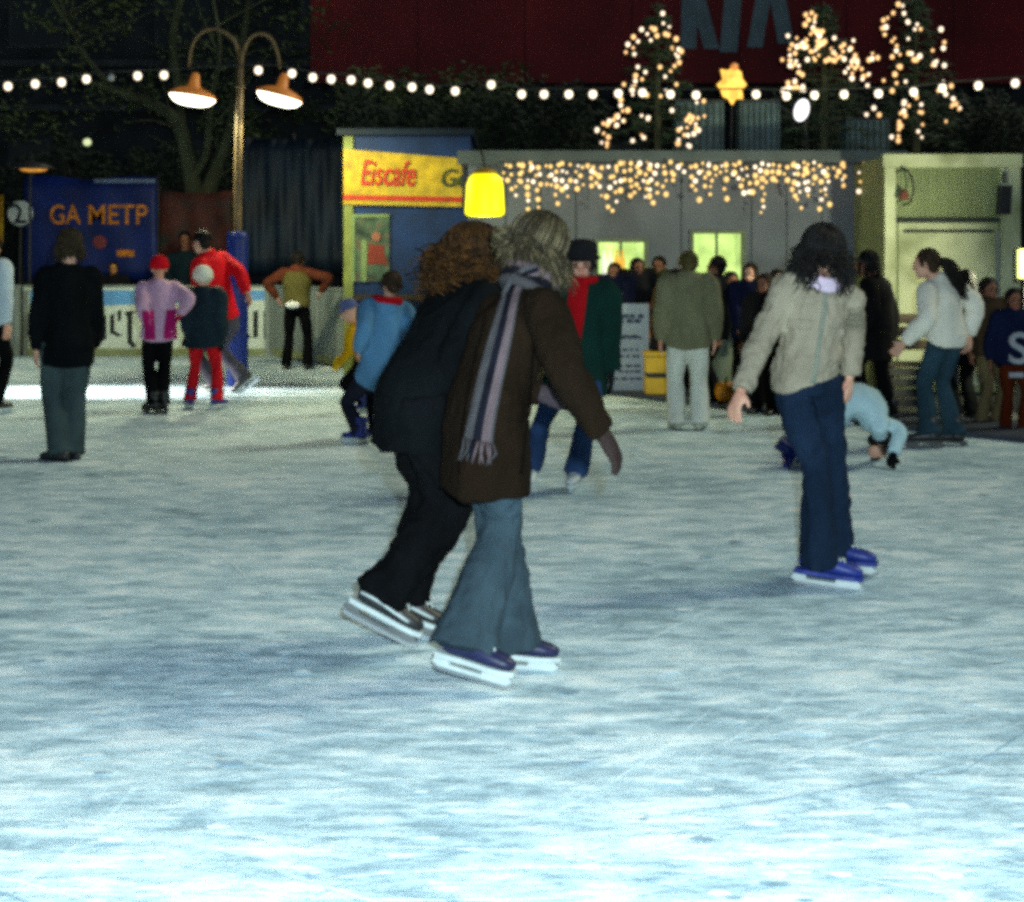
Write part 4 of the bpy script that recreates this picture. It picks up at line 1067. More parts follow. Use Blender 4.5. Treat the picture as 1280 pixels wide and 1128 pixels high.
fb, fp, ib_ = shared_ball('bulb', .027, M['fairy'], 8, 5), shared_ball('bulb', .027, M['fairy_pale'], 8, 5), shared_ball('bulb', .030, M['icicle'], 8, 5)
def conifer(px, py0, py1, wpx, d, label, seed, n=1500, dense=1.0):
    q = random.Random(seed); base, tip = W(px, py1, d), W(px, py0, d); h = (tip - base).length; rad = wpx / F * d / 2
    t = thing('conifer_tree', base, label, 'tree', 'small conifers on the roof terrace')
    mb = MB(); mb.tube([base, base.lerp(tip, .5), tip], [.05, .035, .008], seg=7); br = []
    for i in range(46):
        a = (i + .5) / 46; z = base.lerp(tip, .06 + a * .92); L_ = rad * (1 - a) ** .8 * q.uniform(.7, 1.15) + .05; w_ = i * 2.4 + q.uniform(-.3, .3)
        e = z + Vector((math.cos(w_) * L_, math.sin(w_) * L_, -.12 * L_ + q.uniform(-.04, .08))); mb.tube([z, z.lerp(e, .6) + UP * .03, e], [.012, .008, .003], seg=4); br.append((z, e))
    mb.build('trunk', M['bark'], t)
    mb = MB()
    for _ in range(n):
        z, e = br[q.randrange(len(br))]; a = q.random() ** .6; p = z.lerp(e, a) + Vector((q.gauss(0, .03), q.gauss(0, .03), q.gauss(0, .025)))
        dd = ((e - z).normalized() + Vector((q.uniform(-1, 1), q.uniform(-1, 1), q.uniform(-.6, .5)))).normalized(); s_ = q.uniform(.05, .1); b = dd.orthogonal().normalized() * .012
        mb.add([p - b, p + b, p + dd * s_ + b * .3, p + dd * s_ - b * .3], [(0, 1, 2, 3)])
    mb.build('crown', M['needle'], t)
    return t
D = 17.8
conifer(822, 8, 192, 110, D, 'thin lit conifer on the roof left of the billboard letters', 21, 1700)
conifer(1030, 2, 190, 115, D, 'conifer on the roof with the densest mass of fairy lights', 22, 1700)
conifer(1145, -6, 192, 105, D + .2, 'tallest lit conifer on the roof above the container', 23, 1800)
def fairy(label, lines, d, seed, jit=5.0):
    q = random.Random(seed); o = thing('fairy_lights', W(lines[0][0][0][0], lines[0][0][0][1], d), label, 'fairy lights', 'fairy lights on the roof trees')
    mb = MB(); nb_ = 0
    for pts, n, j in lines:
        P_ = catmull([W(a, b, d) for a, b in pts], 8) if len(pts) > 2 else lerp_pts([W(a, b, d) for a, b in pts], 8)
        mb.tube(P_, [.004], seg=4)
        for k in range(n):
            if nb_ >= 99: break
            nb_ += 1
            a = (k + .5) / n * (len(P_) - 1); i = int(a); p = P_[i].lerp(P_[min(i + 1, len(P_) - 1)], a - i)
            p = p + Vector((q.gauss(0, j), q.gauss(0, j * 1.6), q.gauss(0, j))) / F * d
            b_ = link('bulb', fp if q.random() < .4 else fb, o, p); s_ = q.uniform(.65, 1.2); b_.scale = (s_, s_, s_)
    mb.build('cable', M['cable'], o)
fairy('warm fairy lights trailing down the left lit conifer', [([(828, 20), (812, 40), (795, 52), (788, 60)], 14, 6), ([(832, 32), (845, 62), (848, 86)], 12, 6), ([(800, 90), (786, 112), (774, 150)], 15, 6), ([(774, 140), (762, 160), (745, 190)], 18, 7), ([(882, 135), (868, 162), (850, 190)], 24, 8), ([(820, 60), (835, 110), (812, 150), (800, 185)], 14, 14)], D - .35, 31)
fairy('densest warm fairy lights wound round the middle conifer', [([(1004, 14), (1018, 30), (1020, 48)], 12, 4), ([(1012, 44), (1002, 58), (1022, 60), (1030, 66)], 34, 8), ([(995, 62), (984, 80), (998, 90), (986, 108)], 16, 5), ([(978, 114), (992, 110), (1006, 113)], 9, 2), ([(1036, 58), (1052, 70), (1068, 66), (1080, 84)], 22, 7), ([(1070, 76), (1062, 92), (1048, 100)], 12, 4)], D - .4, 32)
fairy('scattered warm fairy lights on the tallest right conifer', [([(1130, 4), (1112, 24), (1102, 34)], 6, 4), ([(1128, 8), (1140, 30), (1150, 34)], 6, 4), ([(1112, 42), (1124, 52), (1134, 66), (1148, 70)], 12, 5), ([(1108, 70), (1088, 78), (1082, 96), (1094, 106)], 12, 6), ([(1172, 40), (1176, 58), (1166, 74), (1176, 86)], 9, 7), ([(1122, 84), (1126, 100), (1120, 112)], 6, 4), ([(1180, 102), (1186, 120), (1198, 132), (1184, 150)], 12, 5), ([(1130, 126), (1128, 148), (1116, 180)], 13, 4), ([(1148, 118), (1150, 150), (1150, 178)], 7, 3), ([(1078, 140), (1106, 145)], 3, 3)], D - .4, 33)
D = 16.68
q = random.Random(40)
strands = []
px = 630.0
while px < 1060:
    strands.append((px, q.choice((222, 232, 240, 246, 252, 262, 236, 228)) + (22 if q.random() < .1 else 0))); px += q.uniform(5.0, 10)
strands += [(1076, 250), (1084, 238), (1080, 232), (1108, 250), (1113, 232)]
secs = [(600, 735, 'left'), (735, 840, 'a'), (840, 950, 'b'), (950, 1130, 'c')]
labs = ['icicle lights along the eave right of the yellow lantern', 'icicle lights along the eave above the left lit window', 'icicle lights along the eave above the right lit window', 'icicle lights at the eave end near the cream container']
for (a, b, _), lab in zip(secs, labs):
    o = thing('icicle_lights', W(max(a, 628), 202, D), lab, 'icicle lights', 'icicle light strings along the grey eave')
    ss = [s_ for s_ in strands if a <= s_[0] < b]; mb = MB(); cnt = 0
    mb.tube([W(max(a, 625), 203, D), W((max(a, 625) + min(b, 1116)) / 2, 205, D), W(min(b, 1116), 203, D)], [.006], seg=5, sub=3)
    for px, bot in ss:
        mb.tube([W(px, 203, D), W(px + q.uniform(-2, 2), bot, D)], [.003], seg=4); py = 203 + q.uniform(0, 8)
        while py <= bot and cnt < 99:
            b_ = link('bulb', ib_ if q.random() < .75 else fp, o, W(px + q.uniform(-3, 3), py, D) + Vector((0, q.uniform(-.04, .04), 0))); s_ = q.uniform(.5, 1.15); b_.scale = (s_, s_, s_); cnt += 1; py += q.uniform(7, 13)
    mb.build('cable', M['cable'], o)
st = thing('paper_star', W(915, 105, 17.4), 'glowing orange paper star lamp on the roof below the letters', 'star lamp')
mb = MB(); c = W(915, 106, 17.4); q = random.Random(9)
vs = []
for i in range(16):
    a = i / 16 * 2 * math.pi; r_ = (.235 if i % 2 == 0 else .185) * q.uniform(.85, 1.12); vs.append(c + Vector((math.cos(a) * r_ * .8, 0, math.sin(a) * r_ * 1.05)))
vs += [c + Vector((0, -.1, 0)), c + Vector((0, .1, 0))]
mb.add(vs, [(i, (i + 1) % 16, 16) for i in range(16)] + [((i + 1) % 16, i, 17) for i in range(16)]); mb.build('shade', glow('star_paper', (1.0, .52, .09), 1.25, False, .55, 7), st)
mb = MB(); mb.ell(W(918, 84, 17.4), (.05, .05, .05)); mb.build('top_knob', glow('star_knob', (.8, .3, .08), .6), st, True)
mb = MB(); mb.tube([W(915, 125, 17.42), W(914, 196, 17.42)], [.012], seg=6); mb.build('post', M['black_metal'], st)
ov = thing('oval_lamp', W(1002, 138, 17.4), 'white glowing oval globe lamp tilted on the roof among dark shrubs', 'lamp')
mb = MB(); t_ = R(-16); ax = (Vector((math.cos(t_), 0, math.sin(t_))), Vector((0, 1, 0)), Vector((-math.sin(t_), 0, math.cos(t_)))); mb.ell(W(1002, 138, 17.4), (.092, .092, .142), ax); mb.build('globe', glow('oval_glow', (.93, .92, 1.0), 1.6), ov, True)
mb = MB(); mb.tube([W(1005, 151, 17.42), W(1008, 170, 17.44), W(1008, 196, 17.44)], [.014], seg=6); mb.build('post', M['black_metal'], ov)
wk = thing('work_lamp', W(1284, 330, 13.1), 'bright yellow green work lamp at the right picture edge', 'lamp')
mb = MB(); mb.box(W(1284, 330, 13.1), (.17, .06, .27)); mb.build('lens', glow('work_glow', (.8, 1.0, .22), 1.4), wk, bevel=.01)
mb = MB(); mb.box(W(1284, 330, 13.17), (.21, .07, .31)); mb.build('housing', M['black_metal'], wk)
mb = MB(); mb.tube([W(1284, 345, 13.2), (X(1284, 13.2), 13.2, 0)], [.03], seg=8); mb.build('stand', M['black_metal'], wk)

# ================================================================== LIGHT, CAMERA
def lamp(name, typ, loc, energy, color, aim=None, **k):
    l = bpy.data.lights.new(name, typ); l.energy = energy; l.color = color
    for a, b in k.items(): setattr(l, a, b)
    o = bpy.data.objects.new(name, l); COL.objects.link(o); o.location = loc
    if aim is not None: o.rotation_euler = (Vector(aim) - Vector(loc)).to_track_quat('-Z', 'Y').to_euler()
    return o
SUN_EL, SUN_AZ = 46, 70        # degrees; azimuth clockwise from +Y (away from the camera)
sd = Vector((math.sin(R(SUN_AZ)) * math.cos(R(SUN_EL)), math.cos(R(SUN_AZ)) * math.cos(R(SUN_EL)), math.sin(R(SUN_EL))))
lamp('sun', 'SUN', sd * 50, 1.20, (.96, 1.0, .70), aim=(0, 0, 0), angle=R(13))
lamp('camera_flash', 'POINT', (.12, -.02, EYE + .16), 1950, (.74, .94, 1.0), shadow_soft_size=.03)
for px in (241, 350): lamp('street_lamp_light', 'SPOT', W(px, 127, 16.4), 820, (1.0, 1.0, .60), aim=W(px, 480, 16.4) + Vector((.3, .8, 0)), spot_size=R(165), spot_blend=.35, shadow_soft_size=.15)
lamp('work_lamp_light', 'SPOT', W(1284, 330, 12.9), 420, (.97, 1.0, .66), aim=(3.2, 16.0, 1.0), spot_size=R(160), spot_blend=.5, shadow_soft_size=.1)
lamp('lantern_light', 'POINT', W(606, 282, 15.0), 22, (1.0, .85, .1), shadow_soft_size=.15)
lamp('spot_pool', 'SPOT', (-14.5, 16.0, 3.4), 46000, (1.0, 1.0, .90), aim=(-4.9, 15.7, 0), spot_size=R(11), spot_blend=1.0, shadow_soft_size=.05)

w = bpy.data.worlds.new('World'); SC.world = w; w.use_nodes = True
nt = w.node_tree; sky = nt.nodes.new('ShaderNodeTexSky'); sky.sky_type = 'NISHITA'; sky.sun_disc = False
sky.sun_elevation = R(SUN_EL); sky.sun_rotation = R(SUN_AZ)
nt.links.new(sky.outputs[0], nt.nodes['Background'].inputs[0]); nt.nodes['Background'].inputs[1].default_value = .021

cam = bpy.data.cameras.new('camera'); co = bpy.data.objects.new('camera', cam); COL.objects.link(co)
co.location = (0, 0, EYE); co.rotation_euler = (R(90), 0, 0)
cam.sensor_width = 36; cam.sensor_fit = 'HORIZONTAL'; cam.lens = F / 1280 * 36; cam.shift_y = -(564 - HY) / 1280; cam.clip_end = 400; cam.clip_start = .05
SC.camera = co
SC.view_settings.view_transform = 'Standard'; SC.view_settings.look = 'None'; SC.view_settings.exposure = 0; SC.view_settings.gamma = 1
SC.render.engine = 'CYCLES'
SC.cycles.use_denoising = False
SC.cycles.filter_width = 4.2
SC.cycles.sample_clamp_indirect = 1.2; SC.cycles.sample_clamp_direct = 6.0; SC.cycles.max_bounces = 6

# ================================================================== PEOPLE
SK = surf('skin', srgb(206, 158, 134), .6, .12, 12, .05, 60, spec=.3, dirt=(srgb(196, 132, 112), 9))
SKD = surf('tan_skin', srgb(132, 86, 66), .6, .12, 12, .05, 60, spec=.3)
EYE_M = surf('dark_eye', (.02, .016, .014), .3); LIP = surf('lip', srgb(166, 84, 78), .5); BROW = surf('brow', (.03, .02, .014), .8)
STEEL = surf('blade_steel', (.62, .64, .66), .25, .1, 9, 0, metal=1.0)
WHITE_P = surf('white_plastic', srgb(206, 218, 218, .75), .4, .15, 9, .05, spec=.5)
BLACK_L = surf('black_leather', (.014, .015, .017), .45, .3, 14, .15, 90, spec=.5)
def denim(name, c, fade=.55):
    return cloth(name, c, .34, 5, .92, .5, 140, (1, 1, .35), dirt=(tuple(min(.6, q * (1 + fade)) for q in c), 3.2))
SKATERS, SPECT = 'skaters on the ice', 'spectators beside the rink'
def person(J, label, group):
    return thing('person', J['B'], label, 'person', group)
def hairm(name, c): return surf(name, c, .6, .45, 25, 0, spec=.15)
H_BLACK, H_BROWN, H_DARK = hairm('black_hair', (.0045, .004, .0045)), hairm('brown_hair', (.035, .02, .011)), hairm('dark_hair', (.009, .007, .006))
NAVY_S = surf('navy_boot', srgb(24, 27, 62), .45, .3, 12, .1, 60, spec=.4)
BLUE_S = surf('blue_boot', srgb(28, 44, 120), .45, .3, 12, .1, 60, spec=.4)
BLACK_C = cloth('black_wool', (.0030, .0040, .0048), .4)
DARK_T = cloth('black_trouser', (.0030, .0034, .0042), .4)

# --- 1. the woman in the brown coat (front)
J = skel(600, 850, 1.66, 66, d=5.0, pel=(609, 509, .0), nb=(656, 372, .10), hc=(674, 310, .14), hpitch=-28, hyaw=4, htilt=4,
         aR=(584, 797, -.12), aL=(636, 794, .12), kpR=(.45, .8, 0), kpL=(.45, .8, 0), tR=(44, -10), tL=(26, -4), wR=(752, 540, -.20), wL=(676, 492, .28), epR=(-.2, -.6, .1), w=.98)
p = person(J, 'person in long brown coat with striped scarf and flared jeans skating nearest the camera', SKATERS)
body(J, p, SK, .008, (False, False))
coat_m = cloth('brown_wool', srgb(68, 52, 38, .19), .26, 9, .95, .6, 120)
coat = top(J, p, 'coat', coat_m, hem=.315, flare=.012, puff=.010, cuff=.05, voxel=.0095, fold=folds(.020, 6.5, 2.0, 3), collar=.06, arm=1.06, skirtdir=(-.04, -.02, -1), it=5)
trousers(J, p, denim('faded_denim', srgb(92, 114, 128, .30)), flare=.118, knee=.078, thigh=.086, hipw=.88, voxel=.0085, fold=folds(.013, 9, 3.0, 5, .6), drop=.05, name='jeans')
for s_ in 'RL': shoe(J, s_, p, NAVY_S, WHITE_P, STEEL, None, .0075, big=1.02, laces=WHITE_P)
glove(J, 'R', p, cloth('grey_glove', srgb(70, 56, 54, .5)), .0055, .55, palm=Vector((-.7, .3, -.3)), fat=1.35)
glove(J, 'L', p, cloth('grey_glove_b', srgb(110, 96, 104, .3)), .0065, .4, fat=1.2)
dk = cloth('coat_seam', srgb(40, 30, 22, .12))
for nm, pp, wd in (('pocket_flap', ((627, 520), (645, 521), (662, 524)), .055), ('seam', ((668, 430), (664, 500), (657, 560), (652, 600)), .010), ('seam', ((606, 400), (588, 470), (576, 540), (572, 598)), .009)):
    m_, _ = strip_on(coat, [W(a, b, 4.75) for a, b in pp], [wd] * len(pp), None, p, nm, 3, off=.004, thick=.006); m_.build(nm, dk if nm == 'seam' else coat_m, p, True)
sc_m = [cloth('scarf_grey', srgb(120, 116, 120, .27), .15, 20), cloth('scarf_dark', srgb(40, 40, 54, .3), .2, 20), cloth('scarf_pink', srgb(164, 140, 146, .27), .15, 20)]
spts = [W(a, b, 4.72) for a, b in ((674, 338), (655, 346), (640, 366), (630, 405), (619, 450), (608, 497), (600, 535), (597, 556))]
mbs, rows = strip_on(coat, spts, [.05, .055, .062, .074, .086, .092, .096, .10], sc_m, p, 'scarf', 10, cols=[0, 0, 0, 1, 1, 1, 2, 2, 2, 0], eye=(0, 1, 0), off=.012, thick=.01)
mbs.mi = 0
for k in range(11):
    a = rows[-1][k]; mbs.mi = (0, 0, 0, 1, 1, 2, 2, 2, 2, 2, 0)[k]
    mbs.tube([a, a + Vector((rnd.uniform(-.012, .012), -.004, -.035)), a + Vector((rnd.uniform(-.025, .015), -.002, -.075))], [.004, .005, .003], seg=5)
c = J['nb'] + J['u2'] * .045
for m_i, off, r_ in ((0, -.02, .022), (1, .012, .02), (2, .04, .02)):
    mbs.mi = m_i
    ring = [c + J['u2'] * (off - .012 * math.sin(a)) + J['r2'] * (.088 * math.cos(a)) + J['f2'] * (.092 * math.sin(a)) for a in [i * math.pi / 10 for i in range(21)]]
    mbs.tube(ring, [(r_, r_)] * 21, seg=8)
mbs.build('scarf', sc_m, p, True)
hb1, hb2, hb3 = hairm('ash_blond_hair', srgb(110, 96, 66, .34)), hairm('dark_blond_hair', srgb(70, 60, 44, .32)), hairm('light_blond_hair', srgb(150, 134, 100, .36))
hair(J, p, hb2, 1000, .15, (92, 118), 24, jitter=.05, thick=.0021, vol=1.08, over=.12, mats2=[hb1, hb2, hb2, hb3], seed=3, drift=(.05, -.1, 0), lens=(.3, 1.0))
mb = MB(); q = random.Random(5); c = head_pt(J, -.02, -.115, -.045)
for i in range(90):                        # loose knot at the nape
    a, b = q.uniform(0, 6.28), q.uniform(-1, 1); r_ = q.uniform(.03, .052)
    pts = [c + Vector((math.cos(a + t) * r_ * 1.1, math.sin(a + t) * r_ * .7, b * .04 + math.sin(t * 1.3 + b) * .025)) for t in (0, .6, 1.2, 1.8, 2.4)]
    mb.mi = q.randrange(3); mb.tube(pts, [.0035], seg=4)
mb.build('hair_knot', [hb1, hb2, hb3], p, True)

# --- 2. the curly haired person in black beside her
J = skel(500, 815, 1.68, 62, d=5.4, pel=(522, 487, .02), nb=(588, 366, .16), hc=(596, 326, .22), hpitch=-18, hyaw=10,
         aR=(480, 740, -.10), aL=(508, 742, .14), tR=(30, -27), tL=(28, -20), wR=(596, 520, .02), wL=(610, 470, .35), w=1.05)
p = person(J, 'person with big auburn curls, black jacket and black skates leaning beside the brown coat', SKATERS)
body(J, p, SK, .009); face(J, p, EYE_M, LIP, BROW)
top(J, p, 'jacket', BLACK_C, hem=.235, flare=.012, puff=.014, voxel=.0095, fold=folds(.020, 5.5, 3.0, 8), collar=.05, skirtdir=(-.10, -.02, -1))
trousers(J, p, DARK_T, flare=.096, knee=.108, thigh=.125, voxel=.009, fold=folds(.018, 8, 5.5, 2, .6), drop=.03, hipw=1.1)
for s_ in 'RL': shoe(J, s_, p, BLACK_L, WHITE_P, STEEL, WHITE_P, .0075, big=1.03, laces=WHITE_P, shaft=.03, m_hold=surf('grey_holder', (.10, .11, .11), .5))
ha1, ha2, ha3 = hairm('auburn_hair', srgb(92, 58, 22, .30)), hairm('dark_auburn_hair', srgb(52, 34, 16, .28)), hairm('copper_hair', srgb(124, 80, 34, .32))
hair(J, p, ha2, 1300, .17, (84, 122), 50, curl=.019, turns=5, jitter=.06, thick=.0025, vol=1.26, mats2=[ha1, ha2, ha1, ha3], seed=8, drift=(-.10, .0, 0), lens=(.2, 1.1), cap=1.18)

# --- 3. the woman in the light jacket on the right
J = skel(1040, 730, 1.645, 176, d=6.45, pel=(1007, 468, 0), nb=(1026, 352, -.03), hc=(1028, 319, -.07), hpitch=-30, hyaw=4, htilt=-5,
         aR=(1024, 694, -.06), aL=(1043, 688, .20), tR=(-66, -4), tL=(-60, 0), wR=(927, 487, -.12), wL=(1062, 470, .22), epL=(.35, 1, .1), epR=(-.1, 1, .0), kpR=(.8, -.5, 0), kpL=(.8, -.5, 0), w=.82)
p = person(J, 'person with long black hair, pale grey jacket and dark jeans skating at the right', SKATERS)
body(J, p, SK, .008, curl=.7, palm={'R': Vector((.6, .4, 0)), 'L': Vector((-.6, .4, 0))}); face(J, p, EYE_M, LIP, BROW)
jm = cloth('pale_quilted', srgb(184, 172, 150, .56), .2, 9, .75, .6, 45)
jk = top(J, p, 'jacket', jm, hem=.05, flare=-.012, puff=.014, cuff=.048, voxel=.009, fold=folds(.016, 5, 8.0, 4, .6), collar=.05, arm=.88)
trousers(J, p, denim('dark_denim', srgb(44, 64, 92, .32)), flare=.094, knee=.066, thigh=.086, voxel=.009, fold=folds(.012, 9, 3.6, 7, .6), drop=.055, name='jeans')
for s_ in 'RL': shoe(J, s_, p, BLUE_S, BLUE_S, STEEL, None, .008, big=1.08, m_hold=WHITE_P, laces=WHITE_P)
zp = [J['pel'].lerp(J['nb'], a) + J['f2'] * .16 for a in (-.05, .2, .5, .75, .93)]
mbz, _ = strip_on(jk, zp, [.02] * 5, None, p, 'zip', 2, off=.004, thick=.006, eye=-J['f2'])
mbz.build('zip', cloth('zip_tape', srgb(120, 124, 112)), p, True)
for pp in (((994, 408), (1008, 407), (1022, 408)), ((1044, 407), (1056, 406), (1066, 407))):
    m_, _ = strip_on(jk, [W(a, b, 6.2) for a, b in pp], [.045] * 3, None, p, 'pocket_flap', 3, off=.004, thick=.006); m_.build('pocket_flap', jm, p, True)
mb = MB()
for i in range(5):
    o_ = i / 4; c = J['nb'] + J['f2'] * (.075 + .01 * o_) + J['u2'] * (.02 - .03 * o_)
    mb.tube([c + J['r2'] * -.07, c + J['f2'] * .03 - J['u2'] * .012, c + J['r2'] * .07], [.017, .02, .017], seg=8, sub=3)
mb.build('scarf', cloth('lilac_scarf', srgb(204, 184, 204)), p, True)
hair(J, p, H_BLACK, 620, .17, (92, 114), 36, jitter=.06, thick=.0036, vol=1.16, mats2=[H_BLACK, H_DARK], seed=12, lens=(.4, 1.0))
hair(J, p, H_BLACK, 200, .09, (62, 96), 0, jitter=.09, thick=.0032, vol=1.13, mats2=[H_DARK], seed=14, base=False, azr=(-56, 44), name='fringe', t0r=(4, 30), lens=(.0, 1.0))

def simple(label, group, J, coat, legs, hairspec=None, skin=SK, topkw={}, legkw={}, boots=None, blade=True, hat=None, gl=None, fc=False, sole=None, hatk=1.0, vox=.013, tname='jacket', seedh=1, hands=(True, True), trim=None, vb=.0095):
    p = person(J, label, group); g = (True, True)
    body(J, p, skin, vb, (False, False) if gl else hands)
    if fc: face(J, p, EYE_M, LIP, BROW)
    t = top(J, p, tname, coat, voxel=vox, fold=topkw.pop('fold', folds(.010, 7, 4, seedh)), **topkw)
    trousers(J, p, legs, voxel=vox, fold=folds(.009, 8, 4, seedh + 3), name='jeans' if 'denim' in legs.name else 'trousers', **legkw)
    b = boots or BLACK_L
    for s_ in 'RL': shoe(J, s_, p, b, sole or (WHITE_P if blade else BLACK_L), STEEL if blade else None, trim, .010, big=1.06)
    if hairspec: hair(J, p, **hairspec)
    if hat == 'beanie': pass
    elif hat: beanie(J, p, hat, big=hatk)
    if gl:
        for s_ in 'RL': glove(J, s_, p, gl, .008)
    return p, t

# --- 4. green coat, black hat, red scarf
J = skel(722, 610, 1.60, 186, d=9.15, pel=(724, 452, 0), nb=(727, 356, -.03), hc=(727, 331, -.06), hpitch=-10, aL=(721, 586, -.05), aR=(664, 578, .25), wL=(764, 470, -.02), wR=(694, 452, -.12), tL=(10, -4), tR=(0, -20))
p, t = simple('person in black hat, red scarf and dark green coat skating towards the camera', SKATERS, J, cloth('green_coat', srgb(22, 54, 48, .6)), denim('blue_denim', srgb(44, 66, 104, .8)),
       dict(mat=H_DARK, n=90, length=.06, seed=4), topkw=dict(hem=.20, flare=.035, puff=.02, cuff=.062, arm=1.12), legkw=dict(flare=.09), boots=surf('pale_boot', srgb(180, 186, 186), .5), fc=True, gl=cloth('black_glove', (.012, .013, .014)))
mbs, rows = strip_on(t, [W(a, b, 8.9) for a, b in ((728, 347), (724, 362), (720, 395), (716, 430), (713, 462))], [.13, .12, .115, .11, .115], None, p, 'scarf', 6, off=.014, thick=.012)
c = J['nb'] + J['u2'] * .035
mbs.tube([c + J['r2'] * (.085 * math.cos(a)) + J['f2'] * (.09 * math.sin(a)) for a in [i * math.pi / 8 for i in range(17)]], [.026] * 17, seg=8)
mbs.build('scarf', cloth('red_scarf', srgb(148, 14, 22), .2, 12), p, True)
mb = MB(); ax = (J['hr'], J['hf'], J['hu']); mb.lathe(head_pt(J, 0, -.01, .045), [(.118, -.006), (.125, .004), (.105, .012), (.1, .018), (.104, .06), (.096, .10), (.05, .118)], 20, ax); mb.build('hat', cloth('black_felt', (.012, .012, .014)), p, True)

# --- 5. dark coat man at the left
J = skel(85, 576, 1.70, -28, False, d=10.4, w=.92, hc=(87, 307, .0), nb=(86, 340, 0), tL=(-30, 0), tR=(-12, 0), stance=.045, armout=.02, armfwd=.07, aL=(74, 563, -.03), aR=(92, 563, .06))
simple('person in black coat and grey jeans seen from behind, gliding at the left', SKATERS, J, BLACK_C, denim('grey_denim', srgb(78, 96, 100, .5)),
       dict(mat=hairm('olive_blond_hair', srgb(60, 54, 32, .5)), n=170, length=.14, frontgap=60, jitter=.03, thick=.005, seed=5, mats2=[H_BROWN]), topkw=dict(hem=.19, flare=.01, puff=.018, arm=1.0, fold=folds(.018, 6, 3, 2)), legkw=dict(flare=.085, thigh=.102, knee=.078), blade=False)

# --- 6. child in the lilac jacket with red hat
J = skel(198, 517, 1.42, -25, d=13.5, wL=(186, 408, -.12), wR=(226, 392, .05), hc=(199, 336, 0), stance=.035, tL=(-25, 0), tR=(-10, 0))
lil = cloth('lilac_nylon', srgb(190, 152, 182), .25, 5, .6)
p, t = simple('person in lilac jacket and red knit hat with black skates', SKATERS, J, lil, DARK_T,
       None, topkw=dict(hem=.10, flare=.01, puff=.022, hood=.9), legkw=dict(flare=.078, knee=.074), sole=BLACK_L, hatk=1.12, hat=cloth('red_knit', srgb(186, 18, 32)), gl=cloth('magenta_glove', srgb(170, 30, 70)))
for sg, col in ((-1, 'magenta_nylon'), (1, 'magenta_nylon_b')):
    pts = [J['pel'].lerp(J['nb'], a) + J['r2'] * (sg * .12 * J['s']) - J['f2'] * .1 for a in (-.2, .1, .45)]
    mbs, _ = strip_on(t, pts, [.11, .10, .07], None, p, 'side_panel', 4, off=.006, thick=.008, eye=(0, 1, 0)); mbs.build('side_panel', cloth(col, srgb(158, 26, 96)), p, True)
# --- 7. child in white hat and red trousers
J = skel(254, 514, 1.33, 5, d=13.9, hc=(254, 350, 0), stance=.10, tL=(-35, 0), tR=(30, 0), wL=(238, 425, -.05), wR=(276, 425, -.02), hs=.92)
simple('child in white knit hat, dark jacket, red trousers and blue skates', SKATERS, J, cloth('dark_teal_nylon', srgb(26, 42, 52, .9), .3, 5, .6), cloth('red_trouser', srgb(188, 26, 36)),
       None, topkw=dict(hem=.15, flare=.04, puff=.05, hood=1.0), legkw=dict(flare=.085, thigh=.098), hatk=1.22, hat=cloth('white_knit', srgb(206, 210, 196)), boots=BLUE_S, gl=BLACK_C)
# --- 8. red jacket
J = skel(278, 492, 1.74, -58, d=15.3, pel=(283, 402, 0), nb=(262, 322, -.08), hc=(252, 303, -.1), lean=18, aL=(270, 478, -.15), aR=(303, 470, .25), tR=(-40, -40), tL=(0, 0), wR=(309, 366, -.15), wL=(236, 388, -.2), epR=(.8, -.2, .6))
simple('person in bright red jacket leaning over the two children, one leg kicked back', SKATERS, J, cloth('red_nylon', srgb(206, 22, 34), .2, 5, .6), cloth('grey_trouser', srgb(70, 68, 80)),
       dict(mat=H_DARK, n=60, length=.0, seed=6), topkw=dict(hem=-.02, puff=.018, bulk=.9), legkw=dict(flare=.085))
# --- 9. vest wearer at the barrier
J = skel(371, 461, 1.60, 4, False, d=18.9, hc=(373, 326, .05), wL=(346, 372, .12), wR=(402, 364, .12), epL=(-1, -.2, .2), epR=(1, -.2, .2), stance=.09)
p, t = simple('person in olive vest over rust red sleeves facing the far barrier', SKATERS, J, cloth('rust_fleece', srgb(92, 48, 34)), DARK_T,
       dict(mat=H_DARK, n=70, length=.02, seed=7), topkw=dict(hem=.0, puff=.015), blade=False, legkw=dict(flare=.08))
mb = MB(); s_ = J['s']
mb.tube([J['pel'] - UP * .01, J['wst'], J['che'], J['nb'] - J['u2'] * .03], [(.20 * s_, .16 * s_), (.19 * s_, .155 * s_), (.215 * s_, .17 * s_), (.17 * s_, .125 * s_)], side=J['r2'], seg=18, sub=3)
solid(mb, 'vest', cloth('olive_vest', srgb(92, 86, 48)), p, .014, 3, folds(.008, 8, 4))
mb = MB(); mb.ell(J['pel'] - J['f2'] * .165 + UP * .02 + J['r2'] * -.02, (.10, .035, .05), (J['r2'], J['f2'], UP)); mb.build('hip_glint', surf('hip_glint_white', srgb(240, 244, 236), .4), p, True)  # white shape stands for the flash glint off a reflective hip patch
# --- 10. yellow jacket child
J = skel(455, 519, 1.10, -70, d=13.4, pel=(457, 452, 0), nb=(443, 408, -.05), hc=(436, 389, -.08), hpitch=-25, aL=(452, 504, -.1), aR=(460, 500, .15), wL=(424, 455, -.12), wR=(428, 446, .1), tL=(-10, -10), tR=(-5, -20), hs=.86)
simple('small child in yellow jacket and slate blue hat bending forward on blue skates', SKATERS, J, cloth('yellow_nylon', srgb(190, 142, 14), .25, 5, .6), DARK_T,
       None, topkw=dict(hem=.03, puff=.008), legkw=dict(flare=.062), hat=cloth('slate_knit', srgb(92, 100, 140)), boots=BLUE_S, gl=cloth('yellow_mitten', srgb(200, 158, 20)))
